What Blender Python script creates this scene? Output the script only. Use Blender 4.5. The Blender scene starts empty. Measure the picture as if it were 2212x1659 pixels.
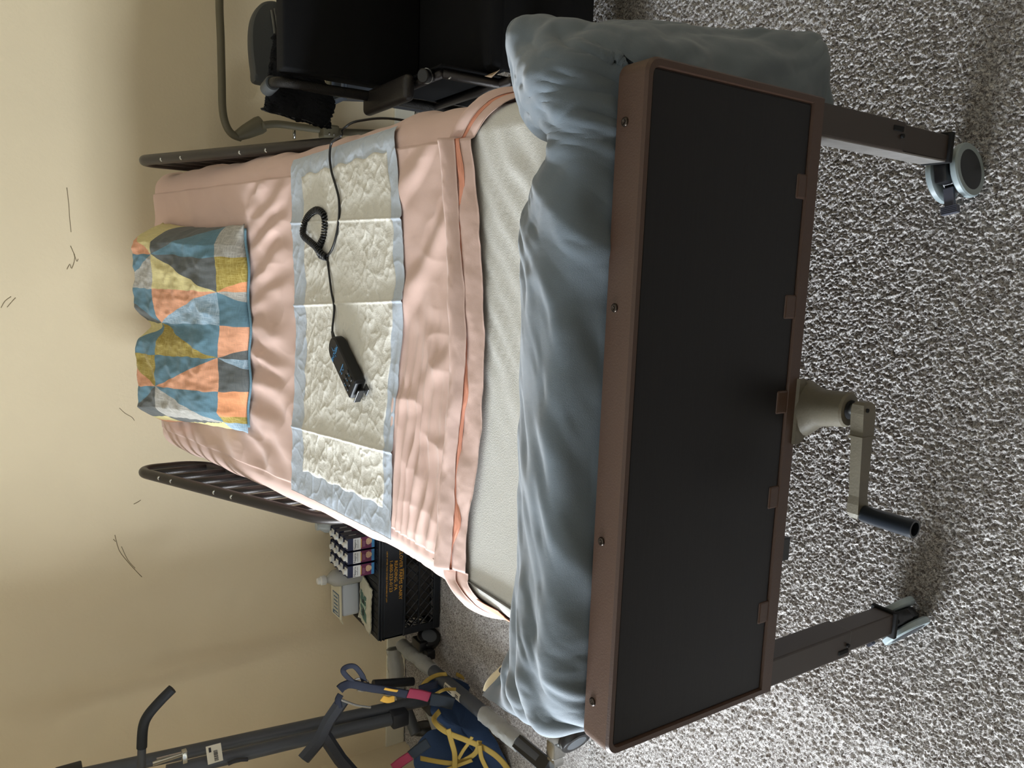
import bpy, bmesh, math, random
import numpy as np
from mathutils import Vector, Matrix, noise
random.seed(7); rng = np.random.RandomState(5)
PI = math.pi
scene = bpy.context.scene
COL = scene.collection

# ------------------------------------------------------------------ camera
def make_camera():
    yaw, pit, rol = -.1748, .5731, -.0584
    cy, sy, cp, sp = math.cos(yaw), math.sin(yaw), math.cos(pit), math.sin(pit)
    fwd = Vector((sy*cp, cy*cp, -sp)); right = Vector((cy, -sy, 0)); up = right.cross(fwd)
    c, s = math.cos(rol), math.sin(rol)
    r2 = c*right + s*up; u2 = -s*right + c*up
    # the phone was held sideways: the picture's right is the room's down
    X, Y, Z = -u2, r2, -fwd
    cam = bpy.data.cameras.new('camera'); o = bpy.data.objects.new('camera', cam); COL.objects.link(o)
    m = Matrix((X, Y, Z)).transposed().to_4x4(); m.translation = Vector((.1996, -.7367, 1.4781))
    o.matrix_world = m
    cam.sensor_width = 36; cam.lens = 36*1661/2212; cam.clip_start = .02
    scene.camera = o
make_camera()

# ------------------------------------------------------------------ light and exposure
W = bpy.data.worlds.new('world'); scene.world = W; W.use_nodes = True
W.node_tree.nodes['Background'].inputs[0].default_value = (.75, .86, 1, 1)
W.node_tree.nodes['Background'].inputs[1].default_value = 1.0
def area(name, loc, target, sx, sy, power, color):
    l = bpy.data.lights.new(name, 'AREA'); l.shape = 'RECTANGLE'; l.size = sx; l.size_y = sy
    l.energy = power; l.color = color
    o = bpy.data.objects.new(name, l); COL.objects.link(o); o.location = loc
    d = Vector(target) - Vector(loc); o.rotation_euler = d.to_track_quat('-Z', 'Y').to_euler()
    return o
area('window_daylight', (-2.95, .36, 1.06), (0, .36, .95), 1.25, 1.0, 330, (.84, .92, 1.0))
scene.view_settings.view_transform = 'Standard'; scene.view_settings.look = 'None'
scene.view_settings.gamma = 1; scene.view_settings.use_curve_mapping = False
scene.view_settings.exposure = 0.2

# ------------------------------------------------------------------ materials
def L(c):
    return tuple((v/12.92 if v <= .04045 else ((v+.055)/1.055)**2.4) for v in [x/255 for x in c])
MATS = {}
def mat(name, rgb, rough=.6, metal=0, var=0, vscale=30, bump=0, bscale=200, sheen=0, coat=0, stretch=None, rgb2=None, alpha=None, trans=0, sub=0, spec=.5, detail=4):
    if name in MATS: return MATS[name]
    m = bpy.data.materials.new(name); m.use_nodes = True; nt = m.node_tree; b = nt.nodes['Principled BSDF']
    c = L(rgb); b.inputs['Base Color'].default_value = (*c, 1); b.inputs['Roughness'].default_value = rough
    b.inputs['Metallic'].default_value = metal; b.inputs['Specular IOR Level'].default_value = spec
    if sheen: b.inputs['Sheen Weight'].default_value = sheen; b.inputs['Sheen Roughness'].default_value = .4
    if coat: b.inputs['Coat Weight'].default_value = coat; b.inputs['Coat Roughness'].default_value = .15
    if trans: b.inputs['Transmission Weight'].default_value = trans
    if alpha is not None: b.inputs['Alpha'].default_value = alpha
    tc = nt.nodes.new('ShaderNodeTexCoord'); mp = nt.nodes.new('ShaderNodeMapping')
    nt.links.new(tc.outputs['Object'], mp.inputs[0])
    if stretch: mp.inputs['Scale'].default_value = stretch
    if var or rgb2:
        n = nt.nodes.new('ShaderNodeTexNoise'); n.inputs['Scale'].default_value = vscale; n.inputs['Detail'].default_value = detail
        r = nt.nodes.new('ShaderNodeValToRGB'); r.color_ramp.elements[0].position = .35; r.color_ramp.elements[1].position = .65
        nt.links.new(mp.outputs[0], n.inputs['Vector']); nt.links.new(n.outputs[0], r.inputs[0])
        c2 = L(rgb2) if rgb2 else tuple(min(1, x*(1+var)) for x in c)
        c1 = c if rgb2 else tuple(x*(1-var) for x in c)
        r.color_ramp.elements[0].color = (*c1, 1); r.color_ramp.elements[1].color = (*c2, 1)
        nt.links.new(r.outputs[0], b.inputs['Base Color'])
    if bump:
        n2 = nt.nodes.new('ShaderNodeTexNoise'); n2.inputs['Scale'].default_value = bscale; n2.inputs['Detail'].default_value = 3
        bp = nt.nodes.new('ShaderNodeBump'); bp.inputs['Strength'].default_value = bump; bp.inputs['Distance'].default_value = .002
        nt.links.new(mp.outputs[0], n2.inputs['Vector']); nt.links.new(n2.outputs[0], bp.inputs['Height']); nt.links.new(bp.outputs[0], b.inputs['Normal'])
    MATS[name] = m; return m
wall_m = mat('wall_paint', (232, 216, 184), .6, var=.05, vscale=1.3, bump=.25, bscale=90)
ceil_m = mat('ceiling_paint', (226, 222, 210), .9)
trim_m = mat('trim_paint', (226, 220, 200), .5)
brown_m = mat('brown_plastic', (78, 56, 44), .42, bump=.15, bscale=400)
dark_m = mat('dark_laminate', (28, 26, 27), .42, spec=.3, stretch=(1, 4, 40), rgb2=(24, 22, 24), vscale=8, bump=.05, bscale=60)
rail_m = mat('rail_coat', (60, 56, 54), .32, metal=.6, bump=.3, bscale=700)
steel_m = mat('steel', (190, 190, 186), .25, metal=1)
cast_m = mat('cast_beige', (108, 101, 86), .5, bump=.2, bscale=250, var=.06)
black_m = mat('black_plastic', (19, 19, 21), .35)
blackm_m = mat('black_matte', (10, 10, 12), .9)
wheel_m = mat('wheel_grey', (150, 162, 165), .4)
frame_m = mat('bed_steel', (120, 95, 75), .5)
matt_m = mat('mattress_cover', (212, 209, 202), .75, var=.05, vscale=500, bump=.4, bscale=500, sheen=.3)
sheet_m = mat('pink_sheet', (216, 183, 170), .75, var=.02, vscale=6, bump=.15, bscale=900, sheen=.2)
sheetin_m = mat('coral_sheet', (222, 150, 122), .8)
padb_m = mat('pad_film', (182, 190, 200), .4, bump=.3, bscale=120)
padw_m = mat('pad_quilt', (216, 211, 199), .75, bump=.35, bscale=300)
blanket_m = mat('blanket', (98, 108, 116), .8, var=.04, vscale=4, bump=.3, bscale=900, sheen=.35)
whitem = mat('white_plastic', (225, 225, 220), .4)
wheelch_m = mat('black_upholstery', (13, 13, 14), .85, bump=.2, bscale=500, spec=.2)
vinyl_m = mat('black_vinyl', (34, 30, 28), .38, bump=.35, bscale=500)
vein_m = mat('hammered_black', (40, 38, 36), .3, metal=.7, bump=.9, bscale=500)
greyt_m = mat('grey_tube', (104, 98, 78), .5)
greyp_m = mat('grey_pad', (66, 68, 68), .6, bump=.2, bscale=300)
fleece_m = mat('black_fleece', (14, 14, 17), 1, bump=1, bscale=300, sheen=.1)
lift_m = mat('lift_grey', (72, 76, 82), .45, bump=.1, bscale=600)
liftd_m = mat('lift_dark', (34, 37, 44), .5)
navy_m = mat('navy_strap', (24, 30, 48), .8)
sling_m = mat('sling_blue', (50, 70, 102), .85, bump=.8, bscale=600, spec=.2)
yell_m = mat('yellow_tape', (158, 132, 58), .8)
red_m = mat('maroon_loop', (140, 40, 66), .8)
yel2_m = mat('yellow_loop', (210, 160, 60), .8)
crate_m = mat('crate_black', (17, 21, 28), .5, bump=.3, bscale=200)
gold_m = mat('crate_print', (196, 142, 40), .6)
wrapfilm_m = mat('plastic_wrap', (206, 206, 200), .22, bump=1, bscale=40, alpha=.5)
tubw_m = mat('wipes_tub', (205, 212, 222), .4)
bottle_m = mat('bottle_frost', (200, 200, 196), .25, alpha=.5)
paper_m = mat('paper', (205, 202, 182), .7, bump=.3, bscale=100)
green_m = mat('print_green', (88, 122, 110), .6)
ink_m = mat('ink', (30, 30, 36), .6)
blueink_m = mat('blue_ink', (60, 120, 160), .6)

# ------------------------------------------------------------------ object helpers
def mesh_obj(name, me, m, parent=None, smooth=True):
    if m is not None and not me.materials: me.materials.append(m)
    if smooth:
        me.polygons.foreach_set('use_smooth', [True]*len(me.polygons))
    o = bpy.data.objects.new(name, me); COL.objects.link(o)
    if parent is not None: o.parent = parent
    return o
def bmo(name, bm, m, parent=None, smooth=False, angle=None):
    me = bpy.data.meshes.new(name); bm.normal_update(); bm.to_mesh(me); bm.free()
    o = mesh_obj(name, me, m, parent, smooth)
    if angle:
        try: me.set_sharp_from_angle(angle=angle)
        except Exception: pass
    return o
def tag(o, label, cat=None, group=None, kind=None):
    if label: o['label'] = label
    if cat: o['category'] = cat
    if group: o['group'] = group
    if kind: o['kind'] = kind
    return o
def thing(name, label, cat, group=None):
    o = bpy.data.objects.new(name, None); COL.objects.link(o); o.empty_display_size = .05
    return tag(o, label, cat, group)
def box(bm, lo, hi, bev=0, seg=2, M=None):
    lo = Vector(lo); hi = Vector(hi)
    r = bmesh.ops.create_cube(bm, size=1)
    for v in r['verts']:
        v.co = Vector([(lo[i]+hi[i])/2 + v.co[i]*(hi[i]-lo[i]) for i in range(3)])
    vs = r['verts']
    if bev:
        es = list({e for v in vs for e in v.link_edges})
        rr = bmesh.ops.bevel(bm, geom=es, offset=bev, segments=seg, affect='EDGES', profile=.5)
        vs = list({v for f in rr['faces'] for v in f.verts} | {v for v in vs if v.is_valid})
    if M is not None:
        for v in vs: v.co = M @ v.co
    return vs
def frame_axes(d):
    d = Vector(d).normalized(); a = Vector((0, 0, 1)) if abs(d.z) < .9 else Vector((1, 0, 0))
    x = d.cross(a).normalized(); y = d.cross(x); return x, y, d
def rings(bm, secs, cap=True, closed=False):
    rs = [[bm.verts.new(p) for p in s] for s in secs]; n = len(rs[0])
    m = len(rs)
    for i in range(m if closed else m-1):
        a, b = rs[i], rs[(i+1) % m]
        for j in range(n): bm.faces.new((a[j], a[(j+1) % n], b[(j+1) % n], b[j]))
    if cap and not closed:
        bm.faces.new(rs[0][::-1]); bm.faces.new(rs[-1])
def cr(pts, n=8, closed=False):
    P = [Vector(p) for p in pts]; out = []; m = len(P)
    if m == 2 and not closed: return P
    for i in range(m if closed else m-1):
        if closed: p0, p1, p2, p3 = P[(i-1) % m], P[i], P[(i+1) % m], P[(i+2) % m]
        else: p0, p1, p2, p3 = P[max(i-1, 0)], P[i], P[i+1], P[min(i+2, m-1)]
        for k in range(n):
            t = k/n
            out.append(.5*((2*p1)+(-p0+p2)*t+(2*p0-5*p1+4*p2-p3)*t*t+(-p0+3*p1-3*p2+p3)*t**3))
    if not closed: out.append(P[-1])
    return out
def tube(bm, pts, r, seg=12, smooth=0, cap=True, closed=False, flat=1.0, up=None, wob=0):
    P = cr(pts, smooth, closed) if smooth else [Vector(p) for p in pts]
    n = len(P); secs = []; prev = None
    for i, p in enumerate(P):
        if closed: d = P[(i+1) % n]-P[(i-1) % n]
        else: d = P[min(i+1, n-1)]-P[max(i-1, 0)]
        d.normalize()
        if prev is None:
            if up is not None: x = d.cross(Vector(up)).normalized(); y = x.cross(d)
            else: x, y, _ = frame_axes(d)
        else:
            x = (prev - d*prev.dot(d)).normalized(); y = d.cross(x)
        if up is not None and prev is not None: x = d.cross(Vector(up)).normalized()
        y = d.cross(x); prev = x
        rr = r[i*len(r)//n] if isinstance(r, (list, tuple)) else r
        if callable(r): rr = r(i/(n-1))
        s = []
        for k in range(seg):
            a = 2*PI*k/seg; w = 1
            if wob: w += wob*noise.noise(Vector((p.x*30+math.cos(a)*1.5, p.y*30+math.sin(a)*1.5, p.z*30)))
            s.append(p + x*math.cos(a)*rr*w + y*math.sin(a)*rr*flat*w)
        secs.append(s)
    rings(bm, secs, cap, closed)
def cyl(bm, a, b, r1, r2=None, seg=20, bev=0):
    r2 = r1 if r2 is None else r2; a = Vector(a); b = Vector(b); x, y, d = frame_axes(b-a); h = (b-a).length
    prof = [(0, r1), (h, r2)] if not bev else [(0, r1-bev), (bev*.3, r1-bev*.3), (bev, r1), (h-bev, r2), (h-bev*.3, r2-bev*.3), (h, r2-bev)]
    rings(bm, [[a+d*t+(x*math.cos(2*PI*k/seg)+y*math.sin(2*PI*k/seg))*r for k in range(seg)] for t, r in prof])
def lathe(bm, a, d, prof, seg=24):
    a = Vector(a); x, y, d = frame_axes(d)
    rings(bm, [[a+d*t+(x*math.cos(2*PI*k/seg)+y*math.sin(2*PI*k/seg))*max(r, .0003) for k in range(seg)] for t, r in prof])
def prism(bm, poly, n, h):
    n = Vector(n).normalized(); a = [bm.verts.new(Vector(p)) for p in poly]; b = [bm.verts.new(Vector(p)+n*h) for p in poly]
    bm.faces.new(a[::-1]); bm.faces.new(b); m = len(a)
    for i in range(m): bm.faces.new((a[i], a[(i+1) % m], b[(i+1) % m], b[i]))
def gridmesh(name, P, m, parent=None, thick=0, smooth=True, closed_u=False):
    """P: array (nu, nv, 3)"""
    nu, nv, _ = P.shape
    me = bpy.data.meshes.new(name)
    idx = np.arange(nu*nv).reshape(nu, nv)
    f = np.stack([idx[:-1, :-1], idx[1:, :-1], idx[1:, 1:], idx[:-1, 1:]], -1).reshape(-1, 4)
    if thick:
        du = np.gradient(P, axis=0); dv = np.gradient(P, axis=1); N = np.cross(du, dv); N /= np.linalg.norm(N, axis=-1, keepdims=True)+1e-9
        Q = P - N*thick; n0 = nu*nv
        g = f[:, ::-1] + n0
        b = np.concatenate([idx[0, :], idx[1:, -1], idx[-1, -2::-1], idx[-2:0:-1, 0]])
        b2 = np.roll(b, -1); side = np.stack([b2, b, b+n0, b2+n0], -1)
        f = np.concatenate([f, g, side]); V = np.concatenate([P.reshape(-1, 3), Q.reshape(-1, 3)])
    else: V = P.reshape(-1, 3)
    me.vertices.add(len(V)); me.vertices.foreach_set('co', V.astype(np.float32).ravel())
    me.loops.add(f.size); me.loops.foreach_set('vertex_index', f.astype(np.int32).ravel())
    me.polygons.add(len(f)); me.polygons.foreach_set('loop_start', np.arange(0, f.size, 4, dtype=np.int32))
    try: me.polygons.foreach_set('loop_total', np.full(len(f), 4, dtype=np.int32))
    except Exception: pass
    me.update(calc_edges=True); me.validate()
    return mesh_obj(name, me, m, parent, smooth)
def vnoise(x, y, seed=0):
    """smooth 2-D value noise, numpy"""
    R = np.random.RandomState(seed).rand(257, 257).astype(np.float32); R[256] = R[0]; R[:, 256] = R[:, 0]
    xi = np.floor(x).astype(int); yi = np.floor(y).astype(int); fx = x-xi; fy = y-yi
    fx = fx*fx*(3-2*fx); fy = fy*fy*(3-2*fy); a = xi % 256; b = yi % 256
    return (R[a, b]*(1-fx)*(1-fy)+R[a+1, b]*fx*(1-fy)+R[a, b+1]*(1-fx)*fy+R[a+1, b+1]*fx*fy)
def fbm(x, y, seed=0, o=3):
    s = 0; a = 1; t = 0
    for k in range(o): s = s+a*vnoise(x*2**k+17.3*k, y*2**k+9.1*k, seed+k); t += a; a *= .5
    return s/t
def ridge(x, y, seed=0, e=0.): return 1-np.sqrt((2*fbm(x, y, seed, 2)-1)**2+e)*2
def text(name, body, size, M, m, parent, extrude=.0003, align='CENTER', sx=1):
    cu = bpy.data.curves.new(name, 'FONT'); cu.body = body; cu.size = size; cu.extrude = extrude
    cu.align_x = align; cu.align_y = 'CENTER'; cu.resolution_u = 2
    t = bpy.data.objects.new(name, cu); COL.objects.link(t); bpy.context.view_layer.update()
    me = bpy.data.meshes.new_from_object(t.evaluated_get(bpy.context.evaluated_depsgraph_get()))
    bpy.data.objects.remove(t)
    S = Matrix.Diagonal((sx, 1, 1, 1)); me.transform(M @ S); me.materials.clear()
    return mesh_obj(name, me, m, parent, False)
def basis(x, y, o):
    x = Vector(x).normalized(); z = x.cross(Vector(y)).normalized(); y = z.cross(x)
    m = Matrix((x, y, z)).transposed().to_4x4(); m.translation = Vector(o); return m
def screw(name, p, n, r, parent, m=None):
    bm = bmesh.new(); lathe(bm, p, n, [(-.002, r*.9), (.0005, r), (.002, r*.85), (.0027, r*.45), (.0012, r*.4), (.0010, .0003)], 14)
    return bmo(name, bm, m or steel_m, parent, True)

# ------------------------------------------------------------------ the room
XL, XR, YB, YF, ZC = -2.05, 3.8, 2.36, -4.4, 2.45
def pile(X, Y):
    wx = X+.004*(fbm(X*110, Y*110, 3)-.5)*2; wy = Y+.004*(fbm(X*110+50, Y*110, 4)-.5)*2
    t = ridge(wx*150, wy*120, 11)*.45 + vnoise(wx*300, wy*300, 21)*.25
    k = np.clip((vnoise(X*55, Y*55, 27)-.5)*6+.5, 0, 1)
    a = ridge((wx*.85+wy*.5)*150, (wy*.85-wx*.5)*420, 23); b = ridge((wx*.5-wy*.85)*150, (wy*.5+wx*.85)*420, 25)
    t = t + .42*(a*k+b*(1-k))
    return -.011 + .011*np.clip(t, -.3, 1.15) + .004*(fbm(X*6, Y*6, 31)-.5)
def carpet():
    cm = carpet_mat(); root = None
    rects = [(-.74, 1.10, -.24, .36, .0017), (-1.50, -.74, -.24, 1.00, .0030), (.50, 1.10, .36, 1.42, .0032)]
    xs = np.unique(np.round(np.concatenate([np.arange(XL, 1.42, .008), np.arange(1.45, XR+.04, .05), [r_[0] for r_ in rects], [r_[1] for r_ in rects]]), 4))
    ys = np.unique(np.round(np.concatenate([np.arange(YF, -.25, .05), np.arange(-.24, YB+.02, .009), [r_[2] for r_ in rects], [r_[3] for r_ in rects]]), 4))
    X, Y = np.meshgrid(xs, ys, indexing='ij'); P = np.stack([X, Y, pile(X, Y)], -1)
    o = gridmesh('floor', P, cm); o['kind'] = 'structure'
    bm = bmesh.new(); bm.from_mesh(o.data); kill = []
    for f in bm.faces:
        c = f.calc_center_median()
        if any(r_[0] < c.x < r_[1] and r_[2] < c.y < r_[3] for r_ in rects): kill.append(f)
    bmesh.ops.delete(bm, geom=kill, context='FACES'); bm.to_mesh(o.data); bm.free()
    for x0, x1, y0, y1, st in rects:
        x_ = np.linspace(x0, x1, int((x1-x0)/st)+1); y_ = np.linspace(y0, y1, int((y1-y0)/st)+1)
        X, Y = np.meshgrid(x_, y_, indexing='ij'); q = gridmesh('carpet_pile', np.stack([X, Y, pile(X, Y)], -1), cm, o); q['kind'] = 'stuff'
def carpet_mat():
    m = bpy.data.materials.new('carpet_pile'); m.use_nodes = True; nt = m.node_tree; b = nt.nodes['Principled BSDF']
    b.inputs['Roughness'].default_value = .95; b.inputs['Sheen Weight'].default_value = .25; b.inputs['Specular IOR Level'].default_value = .2
    tc = nt.nodes.new('ShaderNodeTexCoord'); n = nt.nodes.new('ShaderNodeTexNoise'); n.inputs['Scale'].default_value = 190; n.inputs['Detail'].default_value = 5
    n.inputs['Distortion'].default_value = 1.2
    r = nt.nodes.new('ShaderNodeValToRGB'); r.color_ramp.elements[0].position = .38; r.color_ramp.elements[1].position = .62
    r.color_ramp.elements[0].color = (*L((104, 94, 88)), 1); r.color_ramp.elements[1].color = (*L((206, 202, 198)), 1)
    nt.links.new(tc.outputs['Object'], n.inputs['Vector']); nt.links.new(n.outputs[0], r.inputs[0]); nt.links.new(r.outputs[0], b.inputs['Base Color'])
    n2 = nt.nodes.new('ShaderNodeTexNoise'); n2.inputs['Scale'].default_value = 380; n2.inputs['Detail'].default_value = 3
    bp = nt.nodes.new('ShaderNodeBump'); bp.inputs['Strength'].default_value = .8; bp.inputs['Distance'].default_value = .003
    nt.links.new(tc.outputs['Object'], n2.inputs['Vector']); nt.links.new(n2.outputs[0], bp.inputs['Height']); nt.links.new(bp.outputs[0], b.inputs['Normal'])
    return m
carpet()
def structure(name, boxes, m, parent=None, bev=0):
    bm = bmesh.new()
    for lo, hi in boxes: box(bm, lo, hi, bev)
    o = bmo(name, bm, m, parent)
    if parent is None: o['kind'] = 'structure'
    return o
wall_back = structure('wall_back', [((XL-.12, YB, -.02), (XR+.12, YB+.12, ZC))], wall_m)
WY0, WY1, WZ0, WZ1 = -.40, .95, .45, 1.80
structure('wall_left', [((XL-.12, YF, -.02), (XL, WY0, ZC)), ((XL-.12, WY1, -.02), (XL, YB, ZC)),
                        ((XL-.12, WY0, -.02), (XL, WY1, WZ0)), ((XL-.12, WY0, WZ1), (XL, WY1, ZC))], wall_m)
structure('wall_right', [((XR, YF, -.02), (XR+.12, YB, ZC))], wall_m)
structure('wall_front', [((XL-.12, YF-.12, -.02), (XR+.12, YF, ZC))], wall_m)
structure('ceiling', [((XL-.12, YF-.12, ZC), (XR+.12, YB+.12, ZC+.1))], ceil_m)
bm = bmesh.new(); box(bm, (XL, YB-.014, 0), (XR, YB, .092), .003)
tag(bmo('baseboard_back', bm, trim_m), None, kind='structure')
win = thing('window_1', None, None); win['kind'] = 'structure'
structure('window_frame', [((XL-.1, WY0, WZ0), (XL-.03, WY0+.05, WZ1)), ((XL-.1, WY1-.05, WZ0), (XL-.03, WY1, WZ1)),
    ((XL-.1, WY0, WZ0), (XL-.03, WY1, WZ0+.05)), ((XL-.1, WY0, WZ1-.05), (XL-.03, WY1, WZ1)),
    ((XL-.09, WY0, 1.02), (XL-.04, WY1, 1.05))], trim_m, win)
def glass_mat():
    m = bpy.data.materials.new('window_glass'); m.use_nodes = True; nt = m.node_tree; nt.nodes.clear()
    o = nt.nodes.new('ShaderNodeOutputMaterial'); t = nt.nodes.new('ShaderNodeBsdfTransparent'); g = nt.nodes.new('ShaderNodeBsdfGlossy'); g.inputs['Roughness'].default_value = .02
    x = nt.nodes.new('ShaderNodeMixShader'); x.inputs[0].default_value = .06
    nt.links.new(t.outputs[0], x.inputs[1]); nt.links.new(g.outputs[0], x.inputs[2]); nt.links.new(x.outputs[0], o.inputs[0]); return m
structure('window_pane', [((XL-.066, WY0+.05, WZ0+.05), (XL-.062, WY1-.05, WZ1-.05))], glass_mat(), win)
# pencil-like scuffs on the back wall
scuff_m = mat('scuff', (128, 112, 84), .8)
def scuff(pts, w):
    bm = bmesh.new()
    P = [Vector((p[0]+random.uniform(-.002, .002), YB-.0006, p[2]+random.uniform(-.002, .002))) for p in pts]
    tube(bm, P, w, 5, 3, flat=.3, up=(0, 1, 0)); bmo('scuff_mark', bm, scuff_m, wall_back, True)
scuff([(0.424,2.360,1.298),(0.370,2.360,1.295),(0.323,2.360,1.293),(0.276,2.360,1.290)], .0012)
scuff([(0.229,2.360,1.294),(0.190,2.360,1.284),(0.150,2.360,1.292),(0.166,2.360,1.299),(0.146,2.360,1.306)], .0012)
scuff([(0.201,2.360,1.284),(0.173,2.360,1.279),(0.182,2.360,1.273)], .0010)
scuff([(0.014,2.360,1.506),(0.036,2.360,1.491),(0.052,2.360,1.474)], .0011)
scuff([(0.014,2.360,1.488),(0.033,2.360,1.475),(0.049,2.360,1.463)], .0011)
scuff([(-0.352,2.360,1.162),(-0.371,2.360,1.144),(-0.388,2.360,1.123),(-0.403,2.360,1.113)], .0010)
scuff([(-0.829,2.360,1.193),(-0.891,2.360,1.180),(-0.939,2.360,1.157),(-0.993,2.360,1.123),(-1.011,2.360,1.106)], .0012)
scuff([(-0.877,2.360,1.173),(-0.932,2.360,1.153),(-0.973,2.360,1.129)], .0010)
scuff([(-0.722,2.360,1.127),(-0.715,2.360,1.111),(-0.708,2.360,1.102)], .0012)
scuff([(-0.847,2.360,1.197),(-0.856,2.360,1.191)], .0012)

# ------------------------------------------------------------------ bed surface profile
PY = [0, .33, .7, 1.2, 1.6, 2.12, 2.4]; PZ = [.75, .757, .79, .85, .93, 1.04, 1.09]
_yy = np.linspace(-.2, 2.5, 541); _zz = np.interp(_yy, PY, PZ); _k = np.ones(25)/25
_zs = np.convolve(np.pad(_zz, 12, 'edge'), _k, 'valid')
def zt(y): return np.interp(y, _yy, _zs)
def cx(y): return np.interp(y, [0, .3, .75, 1.1, 1.24, 2.1], [.020, .023, .036, .020, .014, .008])
def drape(s, y, off=0., hw=.463, r=.05):
    """s: distance across the mattress from its centre line; past the edge it bends down the side"""
    s = np.asarray(s, float); y = np.asarray(y, float); a = np.abs(s); sg = np.sign(s)
    f = hw-r; q = r*PI/2; th = np.clip((a-f)/r, 0, PI/2)
    x = np.minimum(a, f) + (r+off)*np.sin(th); z = (r+off)*np.cos(th)-r - np.maximum(a-f-q, 0)
    return sg*x+cx(y), zt(y)+z

# ------------------------------------------------------------------ hospital bed
bed = thing('hospital_bed', 'brown hospital bed with dark laminate footboard, grey guard rails and four casters', 'bed')
bed.location = (0, 1.1, 0)
def bpart(name, bm, m, smooth=False, parent=None, angle=None):
    o = bmo(name, bm, m, parent or bed, smooth, angle)
    if parent is None: o.matrix_parent_inverse = Matrix.Translation((0, -1.1, 0))
    return o
def bscrew(name, p, n, r, parent, m=None):
    o = screw(name, p, n, r, parent, m); return o
def end_board(y0, sgn, zoff, details):
    """sgn=-1: face towards the viewer (y0), body goes to +y"""
    def Y(d): return y0 - sgn*d
    HW, zt_, zb = .4655, .816+zoff, .470+zoff
    # moulded brown rim: rounded outer outline with a recessed field
    bm = bmesh.new()
    def outline(w, t, b, r, yv):
        pts = []
        for cx_, cz_, a0 in ((w-r, t-r, 0), (-w+r, t-r, PI/2)):
            for k in range(7): a = a0+k*PI/12; pts.append(Vector((cx_+r*math.cos(a), yv, cz_+r*math.sin(a))))
        pts += [Vector((-w, yv, b)), Vector((w, yv, b))]
        return pts
    secs = [outline(HW-.004, zt_-.004, zb, .016, Y(.056)), outline(HW, zt_, zb, .02, Y(.052)), outline(HW, zt_, zb, .02, Y(.004)),
            outline(HW-.003, zt_-.003, zb, .018, Y(.0)), outline(HW-.011, zt_-.010, zb+.022, .012, Y(.0)), outline(HW-.0125, zt_-.012, zb+.0235, .011, Y(.005))]
    rings(bm, secs)
    rim = bpart('board_rim', bm, brown_m, False, angle=.5)
    bm = bmesh.new(); box(bm, (-HW+.013, min(Y(.0035), Y(.02)), zb+.024), (HW-.013, max(Y(.0035), Y(.02)), zt_-.0125), .002)
    bpart('laminate_panel', bm, dark_m)
    if details:
        for x in (.390, .156, -.162, -.398): bscrew('screw', (x, .0355, .8163), (0, 0, 1), .0062, rim, mat('dark_screw', (70, 62, 56), .3, metal=.9))
        for x, z in ((.336, .504), (.161, .507), (.0166, .506), (-.1326, .505), (-.321, .505)):
            bm = bmesh.new(); box(bm, (x-.018, .0012, z-.018), (x+.018, .008, z+.009), .003)
            bpart('rim_tab', bm, brown_m, parent=rim)
    # legs
    for s in (1, -1):
        bm = bmesh.new()
        x0, x1 = sorted((s*.460, s*.412)); ylo, yhi = sorted((Y(.004), Y(.052)))
        box(bm, (x0, ylo, .25), (x1, yhi, zb+.01), .003)
        box(bm, (x0+.004*(s < 0)+.001, ylo+.004, .105), (x1-.003, yhi-.004, .26), .003)
        leg = bpart('leg', bm, mat('leg_brown', (62, 52, 46), .45))
        bm = bmesh.new(); xi = min(x0, x1) if s > 0 else max(x0, x1)
        box(bm, (xi-.0012, ylo+.002, .12), (xi+.0012, yhi-.002, zb), 0)
        if s > 0: bpart('leg_lit_face', bm, mat('leg_lit_grey', (150, 146, 142), .4, metal=.3, var=.08, vscale=60), parent=leg)  # side light painted in: window-facing inner side of the leg coloured lighter
        else: bm.free()
        bm = bmesh.new(); cyl(bm, (s*.436, Y(-.0006), .262), (s*.436, Y(.003), .262), .0035); bpart('pin_hole', bm, blackm_m, parent=leg)
        bm = bmesh.new(); box(bm, (s*.447-.004, ylo-.002, .258), (s*.447+.004, ylo+.006, .285), .001); bpart('latch', bm, blackm_m, parent=leg)
        bm = bmesh.new(); box(bm, (x0-.002, ylo-.002, .104), (x1+.002, yhi+.002, .114), .002); bpart('end_cap', bm, blackm_m, parent=leg)
        caster((.408 if s > 0 else -.446), (ylo+yhi)/2, s, sgn)
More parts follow.
